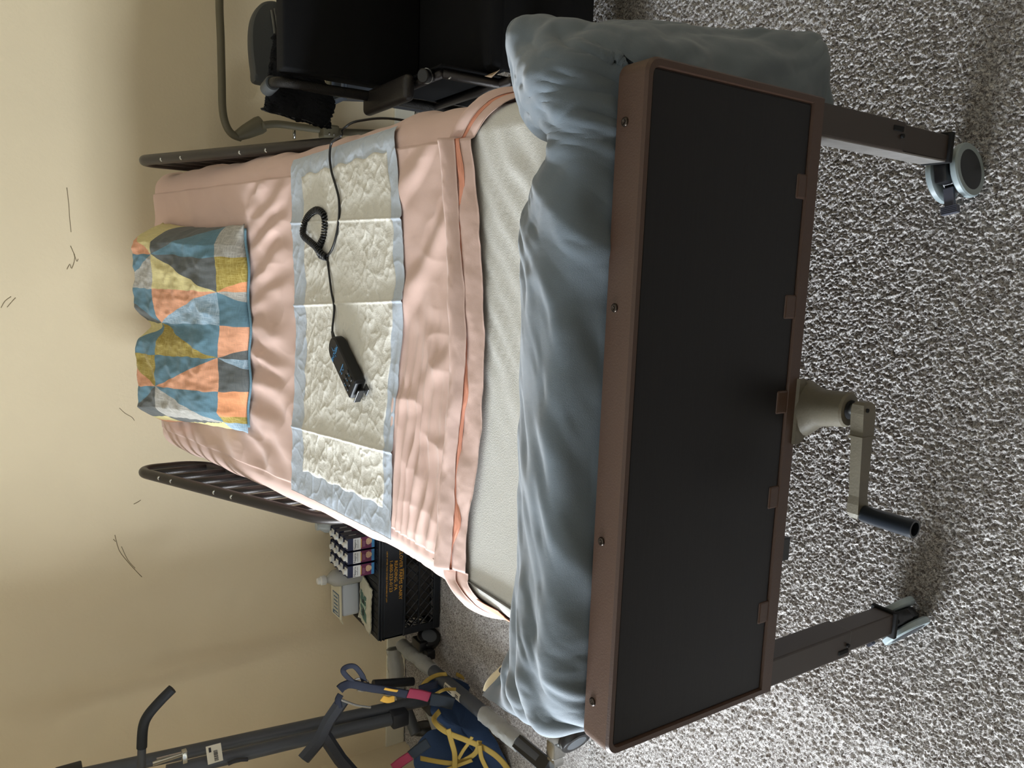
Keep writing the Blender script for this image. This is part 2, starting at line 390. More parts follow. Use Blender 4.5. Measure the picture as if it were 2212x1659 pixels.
def caster(x, y, s, sgn):
    """twin-wheel caster with a foot brake"""
    ang = (-1.38 if s > 0 else .85+PI); R = Matrix.Translation((x, y, 0)) @ Matrix.Rotation(ang, 4, 'Z')
    bm = bmesh.new()
    box(bm, (-.012, -.030, .05), (.012, .030, .098), .006, M=R)
    lathe(bm, R @ Vector((-.0125, -.006, .046)), R.to_3x3() @ Vector((1, 0, 0)), [(0, .03), (.004, .036), (.021, .036), (.025, .03)], 24)
    c = bpart('caster', bm, black_m, True, angle=.6)
    for k in (-1, 1):
        bm = bmesh.new()
        lathe(bm, R @ Vector((k*.0135, -.008, .046)), R.to_3x3() @ Vector((k, 0, 0)), [(0, .036), (.001, .045), (.004, .0485), (.012, .0485), (.0145, .046), (.0145, .035)], 32)
        w = bpart('wheel', bm, wheel_m, True, parent=c, angle=.7)
        bm = bmesh.new(); lathe(bm, R @ Vector((k*.027, -.008, .046)), R.to_3x3() @ Vector((k, 0, 0)), [(0, .0365), (.0012, .0355), (.002, .03), (.0018, 0)], 32)
        bpart('hub_cap', bm, mat('hub_dark', (44, 46, 50), .5), True, parent=c, angle=.5)
    bm = bmesh.new(); box(bm, (-.009, -.072, .066), (.009, -.035, .074), .002, M=R); box(bm, (-.015, -.083, .066), (.015, -.068, .076), .002, M=R)
    for q in range(5): box(bm, (-.0145, -.082+q*.003, .0758), (.0145, -.0808+q*.003, .0772), 0, M=R)
    p = bpart('brake_pedal', bm, mat('pedal', (90, 92, 104), .4, metal=.4), parent=c); 
end_board(0, -1, 0, True)
end_board(2.20, 1, .0, False)
# deck and side rails under the mattress
bm = bmesh.new()
for s in (1, -1):
    box(bm, (s*.44-.015, .05, .40), (s*.44+.015, 2.15, .45), .003)
for yv in (.3, .8, 1.3, 1.9): box(bm, (-.43, yv-.02, .41), (.43, yv+.02, .44), .002)
bpart('deck_frame', bm, frame_m)
bm = bmesh.new()
ys = [.07, .5, 1.2, 1.25, 2.12]
for a, b in zip(ys[:-1], ys[1:]):
    za, zb_ = zt(a)-.158, zt(b)-.158
    v = [bm.verts.new(p) for p in ((-.44, a, za), (.44, a, za), (.44, b, zb_), (-.44, b, zb_), (-.44, a, za-.02), (.44, a, za-.02), (.44, b, zb_-.02), (-.44, b, zb_-.02))]
    for q in ((0, 1, 2, 3), (7, 6, 5, 4), (0, 4, 5, 1), (1, 5, 6, 2), (2, 6, 7, 3), (3, 7, 4, 0)): bm.faces.new([v[i] for i in q])
for yv in (.4, 1.0, 1.7):
    for s in (1, -1): box(bm, (s*.3-.012, yv-.012, .44), (s*.3+.012, yv+.012, float(zt(yv))-.17))
bpart('mattress_deck', bm, frame_m)
# crank gearbox, arm and handle
bm = bmesh.new()
prism(bm, [(-.050, .0, .475), (.052, .0, .475), (.052, .0, .463), (.030, .0, .44), (.022, .0, .42), (-.016, .0, .42), (-.030, .0, .44), (-.050, .0, .463)], (0, -1, 0), .006)
rings(bm, [[Vector((.003+rx*math.cos(2*PI*k/20)+ox, yv, zc+rz*math.sin(2*PI*k/20))) for k in range(20)] for yv, rx, rz, zc, ox in ((0, .046, .03, .445, 0), (-.02, .036, .028, .452, .004), (-.034, .029, .026, .456, .008), (-.06, .027, .025, .463, .012), (-.085, .026, .024, .468, .015), (-.088, .023, .021, .468, .015))])
gb = bpart('crank_gearbox', bm, cast_m, False, angle=.5)
bm = bmesh.new(); cyl(bm, (.019, -.08, .468), (.022, -.108, .466), .0085); bpart('shaft', bm, steel_m, True, parent=gb)
bm = bmesh.new(); cyl(bm, (.0185, -.0885, .468), (.0185, -.0895, .468), .014); bpart('shaft_hole', bm, blackm_m, True, parent=gb)
bm = bmesh.new(); A = Vector((.026, -.106, .464)); B = Vector((-.128, -.108, .456))
secs = []
for t, w, d in ((-.045, .008, .006), (-.02, .0135, .009), (.06, .0145, .010), (.27, .0135, .010), (.275, .0165, .0115), (.30, .0165, .0115), (.305, .0125, .009), (.85, .0105, .008), (.93, .012, .009), (1.02, .012, .009), (1.07, .008, .006)):
    p = A.lerp(B, t)
    secs.append([p+Vector((0, sy*d, sz*w)) for sy, sz in ((-1, -1), (-1, 1), (1, 1), (1, -1))])
rings(bm, secs); arm = bpart('crank_arm', bm, cast_m, parent=None)
for a_, b_, r_ in (((.022, -.1175, .470), (.022, -.1155, .470), .003), ((-.129, -.1185, .458), (-.129, -.1165, .458), .0025)):
    bm = bmesh.new(); cyl(bm, a_, b_, r_); bpart('set_screw', bm, blackm_m, parent=arm)
bm = bmesh.new(); rings(bm, [[Vector(p)+Vector((r*math.cos(2*PI*k/24), 0, r*math.sin(2*PI*k/24))) for k in range(24)] for p, r in (((-.131, -.112, .452), .0105), ((-.131, -.118, .453), .0125), ((-.128, -.150, .464), .0125), ((-.122, -.205, .482), .0128), ((-.1215, -.209, .483), .0125), ((-.1215, -.209, .483), .0095), ((-.1225, -.199, .480), .009), ((-.1225, -.198, .480), .002))])
bpart('crank_handle', bm, mat('handle_black', (34, 38, 44), .3), True, angle=.6)
bm = bmesh.new(); box(bm, (-.245, .005, .447), (-.207, .03, .47), .002); box(bm, (-.228, .004, .468), (-.214, .02, .478), .001)
bpart('under_bracket', bm, black_m)

# guard rails
def guard_rail(s, path, ztop, xr):
    rail = None
    bm = bmesh.new(); tube(bm, path, .0165, 16, closed=True)
    rail = bpart('guard_rail', bm, rail_m, True)
    return rail
def rail_loop(x, yf, yn, z0f, z0n, zb_off=.19, r=.07, xin=0.0):
    """closed rounded loop in the (leaning) side plane: top edge from far (yf,z0f) to near (yn,z0n)"""
    F = Vector((x, yf, z0f)); N = Vector((x, yn, z0n)); d = (N-F).normalized(); dn = Vector((xin, 0, -1))
    Fb = F+dn*zb_off; Nb = N+dn*zb_off
    pts = []
    for c, din, dout in ((N, d, dn), (Nb, dn, -d), (Fb, -d, -dn), (F, -dn, d)):
        rr = r; o_ = c-din*rr+dout*rr
        for k in range(9):
            a = k/8*PI/2; pts.append(o_ + (-dout)*rr*math.cos(a) + din*rr*math.sin(a))
    return pts, F, N, dn
for s in (-1, 1):
    if s < 0: x, yf, zf, yn, zn = -.500, 2.00, 1.162, 1.235, .775
    else: x, yf, zf, yn, zn = .503, 2.07, 1.118, 1.20, .755
    pts, F, N, dn = rail_loop(x, yf, yn, zf, zn, .20)
    rail = guard_rail(s, pts, 0, x)
    nb = 9
    for k in range(nb):
        t = .07+.86*k/(nb-1); p = F.lerp(N, t); bm = bmesh.new(); tube(bm, [p, p+dn*.20], .0115, 10); bpart('rail_spindle', bm, rail_m, True, parent=rail)
    px = [.165, .235, .47, .56] if s < 0 else [.17, .28, .58, .70]
    for t in px:
        p = F.lerp(N, t); nrm = Vector((-.15*s if s < 0 else -.3, -.75, .45)).normalized()
        bm = bmesh.new(); lathe(bm, p+nrm*.0155, nrm, [(0, .0075), (.002, .0068), (.003, .004), (.003, .0025), (.0012, .0022), (.001, 0)], 14)
        bpart('rail_screw', bm, steel_m, True, parent=rail)
    for t in (.3, .75):
        bm = bmesh.new(); p = F.lerp(N, t)+dn*.2
        tube(bm, [p, (p.x-.015*s, p.y, p.z-.12), (s*.45, p.y, .43)], .011, 10)
        bpart('rail_bracket', bm, rail_m, True, parent=rail)

# ------------------------------------------------------------------ mattress
def mattress():
    ys = np.linspace(.062, 2.13, 150); hw = .461; r = .045; th = .152
    ring = []
    def arc(cx_, cz_, a0): return [(cx_+r*math.cos(a0+k*PI/16), cz_+r*math.sin(a0+k*PI/16)) for k in range(9)]
    top = [(-hw+r+(2*hw-2*r)*k/60, 0) for k in range(1, 60)]
    prof = arc(-hw+r, -r, PI/2)[::1]
    ring = [(x, 0) for x, _ in top] + arc(hw-r, -r, PI/2)[::-1][::-1] if False else None
    pr = [(-hw+r+(2*hw-2*r)*k/90, 0) for k in range(91)] + [(hw-r+r*math.sin(k*PI/16), -r+r*math.cos(k*PI/16)) for k in range(1, 9)] \
        + [(hw-.01, -th+.01), (hw-.02, -th), (-hw+.02, -th), (-hw+.01, -th+.01)] + [(-hw+r-r*math.cos(k*PI/16), -r+r*math.sin(k*PI/16)) for k in range(0, 8)]
    n = len(pr); P = np.zeros((len(ys), n+1, 3))
    for i, y in enumerate(ys):
        e = min(1, (y-ys[0])/.03, (ys[-1]-y)/.03); sh = 1-.03*(1-math.sqrt(max(0, 1-(1-e)**2)))
        zz = float(zt(y)); c0 = float(cx(y)) if y < 1 else float(cx(y))
        for j in range(n+1):
            a, b = pr[j % n]
            P[i, j] = (a*sh+c0, y, zz+b*(1-.25*(1-e)) - (.02*(1-math.sqrt(max(0, 1-(1-e)**2))) if b > -.1 else -.01*(1-e)))
    # diagonal pull folds on the bare foot part
    x = P[:, :91, 0]; y = P[:, :91, 1]
    u = (x*.80+y*.60); v = (-x*.6+y*.8)
    w = np.clip((.75-y)/.2, 0, 1)*np.clip((x+.15)/.25, 0, 1)
    P[:, :91, 2] += w*.004*(np.sin(v*150+4*fbm(x*5, y*5, 4)*3)*.5+.5)*fbm(u*3+5, v*20, 8)*2
    P[:, :91, 2] += .002*(fbm(x*9, y*9, 5)-.5)
    o = gridmesh('mattress', P[:, ::-1], matt_m)
    me = o.data; bm = bmesh.new(); bm.from_mesh(me); bmesh.ops.remove_doubles(bm, verts=bm.verts, dist=1e-5)
    bmesh.ops.holes_fill(bm, edges=[e for e in bm.edges if e.is_boundary], sides=0); bmesh.ops.recalc_face_normals(bm, faces=bm.faces)
    bm.to_mesh(me); bm.free(); me.polygons.foreach_set('use_smooth', [True]*len(me.polygons))
    return tag(o, 'cream mattress on the bed, bare towards the foot below the pink sheet', 'mattress')
mattress()

# ------------------------------------------------------------------ pink sheet
def wr(x, y):
    """fold relief of the sheet, metres"""
    h = .003*(fbm(x*5, y*5, 40)-.5)*2
    # long folds running away from the pillow towards the pad
    w1 = np.clip((y-1.22)/.1, 0, 1)*np.clip((1.52-y)/.12, 0, 1)
    ang = x*44+ (y-1.5)*(x+.05)*60
    h = h + w1*.0075*np.abs(np.sin(ang+2*fbm(x*4, y*3, 41)*3))**2*fbm(x*9+3, y*4, 42)*1.5
    # folds beside the pad, mostly along the width of the bed (photo: running down the sheet)
    w2 = np.clip((.80-y)/.08, 0, 1)*np.clip((y-.42)/.04, 0, 1)
    v = (y+.16*x)
    lft = np.clip((.1-x)/.35, 0, 1)
    h = h + w2*(.0042*lft*np.abs(np.sin(v*95+5*fbm(x*2.5, y*6, 43)*2))**3*fbm(x*4, y*14, 44)*1.6)
    vv = (x*.75+y*.65)
    h = h + w2*(1-lft)*.007*np.clip(np.sin(vv*42+4*fbm(x*3, y*3, 47)*2), 0, 1)**2*fbm(x*5, y*5, 48)*1.4
    w3 = np.clip((y-1.3)/.1, 0, 1)*np.clip((np.abs(x-.0)-.30)/.06, 0, 1)
    h = h + w3*.005*np.sin(y*24-x*18+3*fbm(x*4, y*4, 45))*fbm(x*5, y*5, 49)
    h = h*np.clip((.445-np.abs(x))/.07, .22, 1) + .0012*(ridge(x*14, y*9, 46)-.3)
    return h
def sheet():
    ns, nt_ = 400, 520
    s = np.linspace(-.60, .60, ns)
    P = np.zeros((ns, nt_, 3)); yfar = 2.15
    for i, sv in enumerate(s):
        near = .478 + .045*max(0, sv)/.45 - .02*math.sin((sv+.2)*5) - (.0 if sv > -.42 else .14*min(1, (-.42-sv)/.12)) - (.16*min(1, max(0, (sv-.40)/.14)))
        yv = np.linspace(yfar, near, nt_)
        sw = np.full(nt_, sv)
        off = .0045 + wr(sw, yv)
        x, z = drape(sw, yv, off)
        lift = off*(np.abs(sw) < .40)
        x = x + np.sign(sv)*(abs(sv) > .45)*(.006+(.006*np.sin(yv*17+sv*3)+.005*np.sin(yv*41+2))*np.clip((yv-.35)/.2, .2, 1))*np.clip((yv-.42)/.25, 0, 1)*min(1, (abs(sv)-.45)/.06)
        # at the head end the sheet wraps down
        P[i, :, 0] = x; P[i, :, 1] = yv; P[i, :, 2] = z + lift
    o = gridmesh('bed_sheet', P, sheet_m)
    tag(o, 'thin pale pink sheet spread over the head end of the mattress, its hem rumpled', 'sheet')
    # head-end drop
    Q = np.zeros((ns, 12, 3))
    for k in range(12):
        a = k/11; Q[:, k] = P[:, 0]; Q[:, k, 1] += .010*math.sin(min(1, a*3)*PI/2)+.003*np.sin(s*30)*a; Q[:, k, 2] -= .14*a
    gridmesh('head_drop', Q[:, ::-1], sheet_m, o)
    # hem: two overlapping folded bands lying below the main edge, with the coral inside showing
    def band(name, fa, fb, off, m, seed, lift=.006, s0=-.53, s1=.52, n=300):
        B = np.zeros((n, 22, 3)); sv = np.linspace(s0, s1, n)
        base = .478 + .045*np.maximum(0, sv)/.45 - .02*np.sin((sv+.2)*5) - .14*np.clip((-.42-sv)/.12, 0, 1) - .16*np.clip((sv-.40)/.14, 0, 1)
        for k in range(22):
            t = k/21; yv = base + fa(sv)*(1-t)+fb(sv)*t
            o_ = off+lift*math.sin(t*PI)*(.5+fbm(sv*8, sv*0+t, seed))+.002*(fbm(sv*30, sv*0+t*3, seed+1)-.5)
            x, z = drape(sv, yv, o_); B[:, k, 0] = x+np.sign(sv)*(np.abs(sv) > .45)*.001; B[:, k, 1] = yv; B[:, k, 2] = z+o_*(np.abs(sv) < .4)
        gridmesh(name, B, m, o, thick=.0012)
    n1 = lambda sv, a, b, sd: a+b*(fbm(sv*6, sv*0+.5, sd)-.5)*2
    band('hem_fold', lambda v: v*0+.03, lambda v: n1(v, -.035, .020, 61), .0065, sheet_m, 62, .006)
    band('hem_fold', lambda v: v*0+.035, lambda v: n1(v, -.002, .014, 65), .0150, sheet_m, 66, .009)
    band('hem_lining', lambda v: v*0+.004, lambda v: -.002-.016*np.exp(-((v-.335)/.05)**2)-.018*np.exp(-((v+.30)/.035)**2)-.012*np.exp(-((v-.44)/.05)**2)-.010*np.exp(-((v+.05)/.03)**2), .0115, sheetin_m, 72, .002)
    band('hem_corner', lambda v: v*0+.06, lambda v: n1(v, -.09, .02, 75), .004, sheetin_m, 77, .004, -.56, -.44, 60)
    return o
sheet_o = sheet()

# ------------------------------------------------------------------ disposable underpad
def underpad():
    n, m = 420, 260
    a = np.linspace(0, 1, n)[:, None]; b = np.linspace(0, 1, m)[None, :]   # a: left->right, b: far->near
    def surf(a, b, off, hi=0):
        near = np.interp(a, [0, .3, .6, .8, 1], [.742, .735, .700, .715, .762]); far = np.interp(a, [0, .5, 1], [1.246, 1.214, 1.240])
        y = far*(1-b)+near*b
        x = (-.402+.012*b)*(1-a) + (.455+.030*b)*a
        s = x-cx(y)
        x2 = x; xx, z = drape(s, y, 0)
        h = .0018*(ridge(x*12, y*10, 81)-.4)*.6 + .0008*(fbm(x*45, y*45, 82)-.5) + .0012*(np.clip(ridge(x*16+y*26, y*9-x*14, 84), 0, 1)**3-.2) + .0010*(np.clip(ridge(x*22-y*20, y*14+x*8, 86), 0, 1)**3-.2)
        for c in (.215, .585, .80):       # stiff packing creases across the pad
            cc = c+.02*(b-.5)*(1 if c < .6 else -1.6); h = h+.0032*np.exp(-((a-cc)/.0034)**2)+.003*np.exp(-((a-cc)/.03)**2)
        for c in (.22, .47, .73): h = h+.0014*np.exp(-((b-c-.012*np.sin(a*9+c*9))/.008)**2)
        h = h + wr(s, y)
        e = np.minimum(np.minimum(a, 1-a)*.85, np.minimum(b, 1-b)*.5)
        h = np.where(h < -.002, -.002, h)
        return np.stack([xx+0*b, y, z+.0125+off+h], -1)
    o = gridmesh('underpad', surf(a, b, 0), padb_m, thick=.0006)
    tag(o, 'creased white disposable bed pad with pale blue plastic border across the pink sheet', 'pad')
    A = np.linspace(.075, .945, 380)[:, None]; B = np.linspace(.12, .93, 230)[None, :]
    P = surf(A+.004*np.sin(B*40), B+.006*np.sin(A*60), 0)
    x = P[..., 0]; y = P[..., 1]; e = np.minimum(np.minimum(A-.075, .945-A), np.minimum(B-.12, .93-B)*.6)
    P[..., 2] += .0030*np.clip(e/.01, 0, 1)**.5 + .0016*np.clip(ridge(x*30+y*18, y*26-x*10, 91), 0, 1)**2*.7 + .0010*np.clip(ridge(x*24-y*30, y*20+x*22, 94), 0, 1)**3 - .001*(e <= .0001)
    tag(gridmesh('quilted_core', P, padw_m, o), 'white quilted absorbent centre')
    return o
underpad()

# ------------------------------------------------------------------ patchwork pillow
def pillow():
    cols = {'cream': (204, 190, 134), 'coral': (212, 152, 118), 'blue': (92, 124, 138), 'dgrey': (98, 100, 98), 'lgrey': (160, 156, 148),
            'lblue': (132, 156, 172), 'olive': (150, 128, 54), 'orange': (216, 146, 102)}
    rgb_alt = {'lgrey': (196, 192, 184), 'lblue': (176, 194, 206), 'olive': (186, 168, 96), 'dgrey': (84, 88, 88)}
    names = list(cols); me_m = []
    for k in names:
        m = mat('patch_'+k, cols[k], .85, sheen=.1); nt = m.node_tree; b = nt.nodes['Principled BSDF']
        tc = nt.nodes.new('ShaderNodeTexCoord'); mix = None; outs = []
        for sc in ((14, 160, 14), (160, 14, 14)):
            mp = nt.nodes.new('ShaderNodeMapping'); mp.inputs['Scale'].default_value = sc
            n = nt.nodes.new('ShaderNodeTexNoise'); n.inputs['Scale'].default_value = 3; n.inputs['Detail'].default_value = 3
            nt.links.new(tc.outputs['Object'], mp.inputs[0]); nt.links.new(mp.outputs[0], n.inputs['Vector']); outs.append(n.outputs[0])
        mx = nt.nodes.new('ShaderNodeMath'); mx.operation = 'MAXIMUM'; nt.links.new(outs[0], mx.inputs[0]); nt.links.new(outs[1], mx.inputs[1])
        r = nt.nodes.new('ShaderNodeValToRGB'); r.color_ramp.elements[0].position = .48; r.color_ramp.elements[1].position = .68
        c = L(cols[k]); c2 = L(rgb_alt[k]) if k in rgb_alt else tuple(min(1, v*1.22) for v in c)
        r.color_ramp.elements[0].color = (*c, 1); r.color_ramp.elements[1].color = (*c2, 1)
        nt.links.new(mx.outputs[0], r.inputs[0]); nt.links.new(r.outputs[0], b.inputs['Base Color']); me_m.append(m)
    K = {k: i for i, k in enumerate(names)}
    # cell rows (right end -> left end), strips far/main/near; (diag, colour on the right/near-right side, other)
    # diag '/' joins (a=0,b=1)-(a=1,b=0); '\\' joins (a=0,b=0)-(a=1,b=1);  a: right->left, b: far->near
    rows = [
        [('\\', 'cream', 'coral'), ('/', 'dgrey', 'blue'), ('-', 'lgrey', 'lgrey')],
        [('/', 'blue', 'lgrey'), ('\\', 'dgrey', 'cream'), ('c2', 'olive', 'orange')],
        [('\\', 'blue', 'dgrey'), ('/', 'coral', 'lblue'), ('c1', 'blue', 'lgrey')],
        [('/', 'cream', 'blue'), ('\\', 'blue', 'olive'), ('c3', 'coral', 'dgrey')],
        [('\\', 'olive', 'coral'), ('/', 'blue', 'coral'), ('c1', 'dgrey', 'lblue')],
        [('/', 'blue', 'dgrey'), ('\\', 'blue', 'lgrey'), ('c4', 'orange', 'olive')],
        [('\\', 'cream', 'coral'), ('/', 'dgrey', 'cream'), ('-', 'lblue', 'lblue')]]
    lens = [1, 1, 1, 1, 1, 1, .28]; tot = 6.28; bs = [0, .35, .875, 1.0]; nn = [40, 40, 12]
    A0 = [0]; 
    for l in lens: A0.append(A0[-1]+l/tot)
    av = []; ai = []
    for i, l in enumerate(lens):
        k = 40 if l == 1 else 10
        for q in range(k): av.append(A0[i]+(A0[i+1]-A0[i])*q/k); ai.append((i, q/k, (q+1)/k))
    av.append(1.0)
    bv = []; bi = []
    for j in range(3):
        for q in range(nn[j]): bv.append(bs[j]+(bs[j+1]-bs[j])*q/nn[j]); bi.append((j, q/nn[j], (q+1)/nn[j]))
    bv.append(1.0); na, nb = len(av), len(bv)
    def pos(a, b, side):
        # a 0..1 right->left ; b 0..1 far->near
        wob = .010*math.sin(a*19+1)+.006*math.sin(a*43)
        notch = .045*math.exp(-((a-.50)/.045)**2)
        xl, xr = .312*(1-b)+.298*b, -.352*(1-b)-.288*b
        x = xr*a+xl*(1-a); pin = (b-.5)*2
        yfar = 2.04-notch*.5+wob*.5; ynear = 1.475-.018*math.sin(a*PI)+.006*math.sin(a*23)
        y = yfar*(1-b)+ynear*b
        ea = min(a, 1-a); eb = min(b, 1-b)
        prof = (min(1, (b/.16 if b < .5 else (1-b)/.22)))**.5*(min(1, ea/.10))**.5 if (ea > 0 and eb > 0) else 0
        prof = max(prof, 0)
        zb = float(zt(y))+.008
        hs = .135 - .075*b
        h = prof*hs*(1-.22*math.exp(-((a-.50)/.05)**2)*(1-b)*1.6)
        nz = noise.noise(Vector((x*9, y*9, 3)))*.006+noise.noise(Vector((x*22, y*22, 5)))*.004+noise.noise(Vector((x*60, y*40, 8)))*.0022
        rdg = (1-abs(noise.noise(Vector((x*13+y*6, y*11-x*5, 9))))*3)*.0035
        x += (1-2*a)*.0*0 + .012*math.sin(b*PI)*(1 if a < .5 else -1)*-(1-min(1, ea/.08)) + .006*noise.noise(Vector((0, y*25, a*3)))
        if side > 0: return Vector((x, y, zb+.014+h+(nz+rdg)*prof))
        return Vector((x, y, zb+.014-.012*prof))
    bm = bmesh.new()
    T = [[bm.verts.new(pos(a, b, 1)) for b in bv] for a in av]
    def colour(spec, fa, fb):
        d, c1, c2 = spec
        if d == '-': return c1
        if d == '\\': return c1 if fb > fa else c2
        if d == '/': return c1 if fa+fb < 1 else c2
        if d == 'c1': return c2 if fa < .3*fb else c1
        if d == 'c2': return c2 if (1-fa) < .3*fb else c1
        if d == 'c3': return c2 if (1-fa) < .3*fb else c1
        if d == 'c4': return c2 if (1-fa) < .2 else c1
    for i in range(na-1):
        r, fa0, fa1 = ai[i]
        for j in range(nb-1):
            st, fb0, fb1 = bi[j]; spec = rows[r][st]; d = spec[0]
            v00, v10, v11, v01 = T[i][j], T[i+1][j], T[i+1][j+1], T[i][j+1]
            tris = [((v00, v10, v11), (fa0*1/3+fa1*2/3, fb0*2/3+fb1*1/3)), ((v00, v11, v01), (fa0*2/3+fa1/3, fb0/3+fb1*2/3))]
            if d in ('/', 'c2', 'c3'): tris = [((v00, v10, v01), (fa0*2/3+fa1/3, fb0*2/3+fb1/3)), ((v10, v11, v01), (fa0/3+fa1*2/3, fb0/3+fb1*2/3))]
            # the split diagonal only matches when cells are square-gridded; classify by centroid
            for vs, (ca, cb) in tris:
                f = bm.faces.new(vs); f.material_index = K[colour(spec, ca, cb)]; f.smooth = True
    S = [[(T[i][j] if i in (0, na-1) or j in (0, nb-1) else bm.verts.new(pos(av[i], bv[j], -1))) for j in range(0, nb)] for i in range(na)]
    for i in range(na-1):
        for j in range(nb-1):
            q = (S[i][j], S[i][j+1], S[i+1][j+1], S[i+1][j])
            try: f = bm.faces.new(q); f.material_index = K['blue']; f.smooth = True
            except ValueError: pass
    bmesh.ops.recalc_face_normals(bm, faces=bm.faces)
    me = bpy.data.meshes.new('patchwork_pillow'); bm.to_mesh(me); bm.free()
    for m in me_m: me.materials.append(m)
    o = bpy.data.objects.new('patchwork_pillow', me); COL.objects.link(o)
    tag(o, 'soft pillow with blue, coral, grey and olive triangle patchwork at the head', 'pillow')
    # piped seam down the open (near) edge
    bm = bmesh.new(); tube(bm, [pos(a, 1.0, 1)+Vector((0, -.004, -.002)) for a in np.linspace(.02, .97, 70)], .0035, 8); bmo('edge_seam', bm, MATS['patch_blue'], o, True)
    return o
pillow()

# ------------------------------------------------------------------ grey-blue comforter at the foot
def catgrid(secs, nu, nv):
    S = [cr(s, nv) for s in secs]; m = len(S[0]); out = []
    for j in range(m):
        out.append(cr([S[i][j] for i in range(len(S))], nu))
    return np.array([[list(out[j][i]) for j in range(m)] for i in range(len(out[0]))])
def comforter():
    secs = [
     [(-.580, .382, .775), (-.556, .30, .785), (-.530, .225, .795), (-.500, .165, .805), (-.478, .11, .805), (-.458, .066, .79)],
     [(-.510, .335, .762), (-.505, .30, .780), (-.490, .23, .805), (-.475, .16, .825), (-.460, .10, .83), (-.445, .066, .785)],
     [(-.420, .290, .762), (-.418, .268, .785), (-.410, .215, .812), (-.400, .15, .838), (-.390, .095, .842), (-.380, .066, .79)],
     [(-.300, .272, .762), (-.300, .252, .790), (-.300, .205, .815), (-.300, .14, .842), (-.300, .09, .845), (-.300, .066, .79)],
     [(-.150, .268, .762), (-.150, .252, .790), (-.150, .205, .818), (-.150, .14, .846), (-.150, .09, .846), (-.150, .066, .79)],
     [(.020, .276, .762), (.020, .258, .792), (.020, .208, .820), (.020, .14, .846), (.020, .09, .846), (.020, .066, .79)],
     [(.170, .286, .762), (.170, .266, .794), (.170, .215, .822), (.170, .145, .846), (.170, .09, .846), (.170, .066, .79)],
     [(.255, .300, .762), (.255, .280, .792), (.258, .225, .820), (.262, .150, .846), (.265, .092, .846), (.265, .066, .79)],
     [(.325, .268, .766), (.328, .248, .786), (.332, .205, .812), (.338, .145, .846), (.345, .092, .846), (.345, .066, .79)],
     [(.372, .212, .772), (.375, .200, .786), (.378, .170, .812), (.384, .135, .848), (.390, .092, .850), (.395, .066, .79)],
     [(.420, .268, .775), (.422, .255, .800), (.425, .215, .835), (.430, .155, .868), (.435, .098, .860), (.440, .066, .79)],
     [(.475, .285, .795), (.476, .270, .818), (.476, .220, .846), (.474, .155, .868), (.472, .10, .855), (.468, .066, .79)],
     [(.552, .268, .835), (.545, .250, .838), (.522, .200, .835), (.506, .148, .83), (.492, .10, .82), (.462, .062, .79)],
     [(.552, .235, .765), (.553, .222, .767), (.540, .180, .765), (.525, .130, .755), (.498, .085, .745), (.460, .061, .735)],
     [(.558, .205, .66), (.563, .195, .66), (.556, .165, .655), (.540, .125, .645), (.508, .088, .63), (.460, .063, .62)],
     [(.566, .180, .50), (.574, .172, .50), (.570, .148, .495), (.552, .115, .487), (.515, .084, .478), (.460, .063, .47)],
     [(.590, .160, .365), (.598, .154, .36), (.594, .135, .357), (.572, .110, .362), (.525, .084, .374), (.462, .068, .385)],
     [(.588, .150, .345), (.594, .144, .338), (.591, .13, .335), (.571, .112, .342), (.525, .092, .355), (.462, .080, .368)]]
    P = catgrid(secs, 32, 24)
    du = np.gradient(P, axis=0); dv = np.gradient(P, axis=1); N = np.cross(du, dv); N /= np.linalg.norm(N, axis=-1, keepdims=True)+1e-9
    if N[len(N)//3, N.shape[1]//2, 2] < 0: N = -N
    x, y, z = P[..., 0], P[..., 1], P[..., 2]
    nu, nv = x.shape; t = np.linspace(0, 1, nv)[None, :]; u = np.linspace(0, 1, nu)[:, None]
    arc = u*2.2
    amp = np.clip(np.minimum(t, 1-t)/.08, .25, 1)*np.clip(u/.06, .15, 1)
    h = .008*(fbm(arc*7, t*2.2+0*u, 101)-.5)*2 + .009*(np.clip(ridge(arc*6+t*2.6, t*1.6-arc*1.5, 103, .006), -.5, 1)-.3) + .0045*(np.clip(ridge(arc*13+t*5, t*3-arc*4+0*u, 105, .01), -.5, 1)-.3) + .0008*(fbm(arc*60, t*14, 107)-.5)
    # fan of folds radiating to the left corner
    lf = np.clip((.22-u)/.14, 0, 1)
    h = h + lf*.010*np.abs(np.sin(t*12+u*26+2*fbm(arc*6, t*3, 109)))**2
    P = P + N*(h*amp)[..., None]
    o = gridmesh('comforter', P, blanket_m, thick=.010)
    tag(o, 'rumpled grey-blue comforter bunched behind the footboard and hanging off its right side', 'comforter')
    # printed lining peeking out along the head-side edge
    m = bpy.data.materials.new('lining_print'); m.use_nodes = True; nt = m.node_tree; b = nt.nodes['Principled BSDF']; b.inputs['Roughness'].default_value = .85
    tc = nt.nodes.new('ShaderNodeTexCoord'); n = nt.nodes.new('ShaderNodeTexNoise'); n.inputs['Scale'].default_value = 16; n.inputs['Detail'].default_value = 2
    r = nt.nodes.new('ShaderNodeValToRGB'); r.color_ramp.interpolation = 'CONSTANT'
    r.color_ramp.elements[0].color = (*L((70, 74, 80)), 1); r.color_ramp.elements[1].position = .46; r.color_ramp.elements[1].color = (*L((208, 192, 160)), 1)
    e = r.color_ramp.elements.new(.60); e.color = (*L((60, 62, 70)), 1)
    nt.links.new(tc.outputs['Object'], n.inputs['Vector']); nt.links.new(n.outputs[0], r.inputs[0]); nt.links.new(r.outputs[0], b.inputs['Base Color'])
    k0 = 0; k1 = 32*13
    E = P[k0:k1, 0]; E2 = P[k0:k1, 2]; n_ = k1-k0; uu = np.linspace(0, 1, n_)
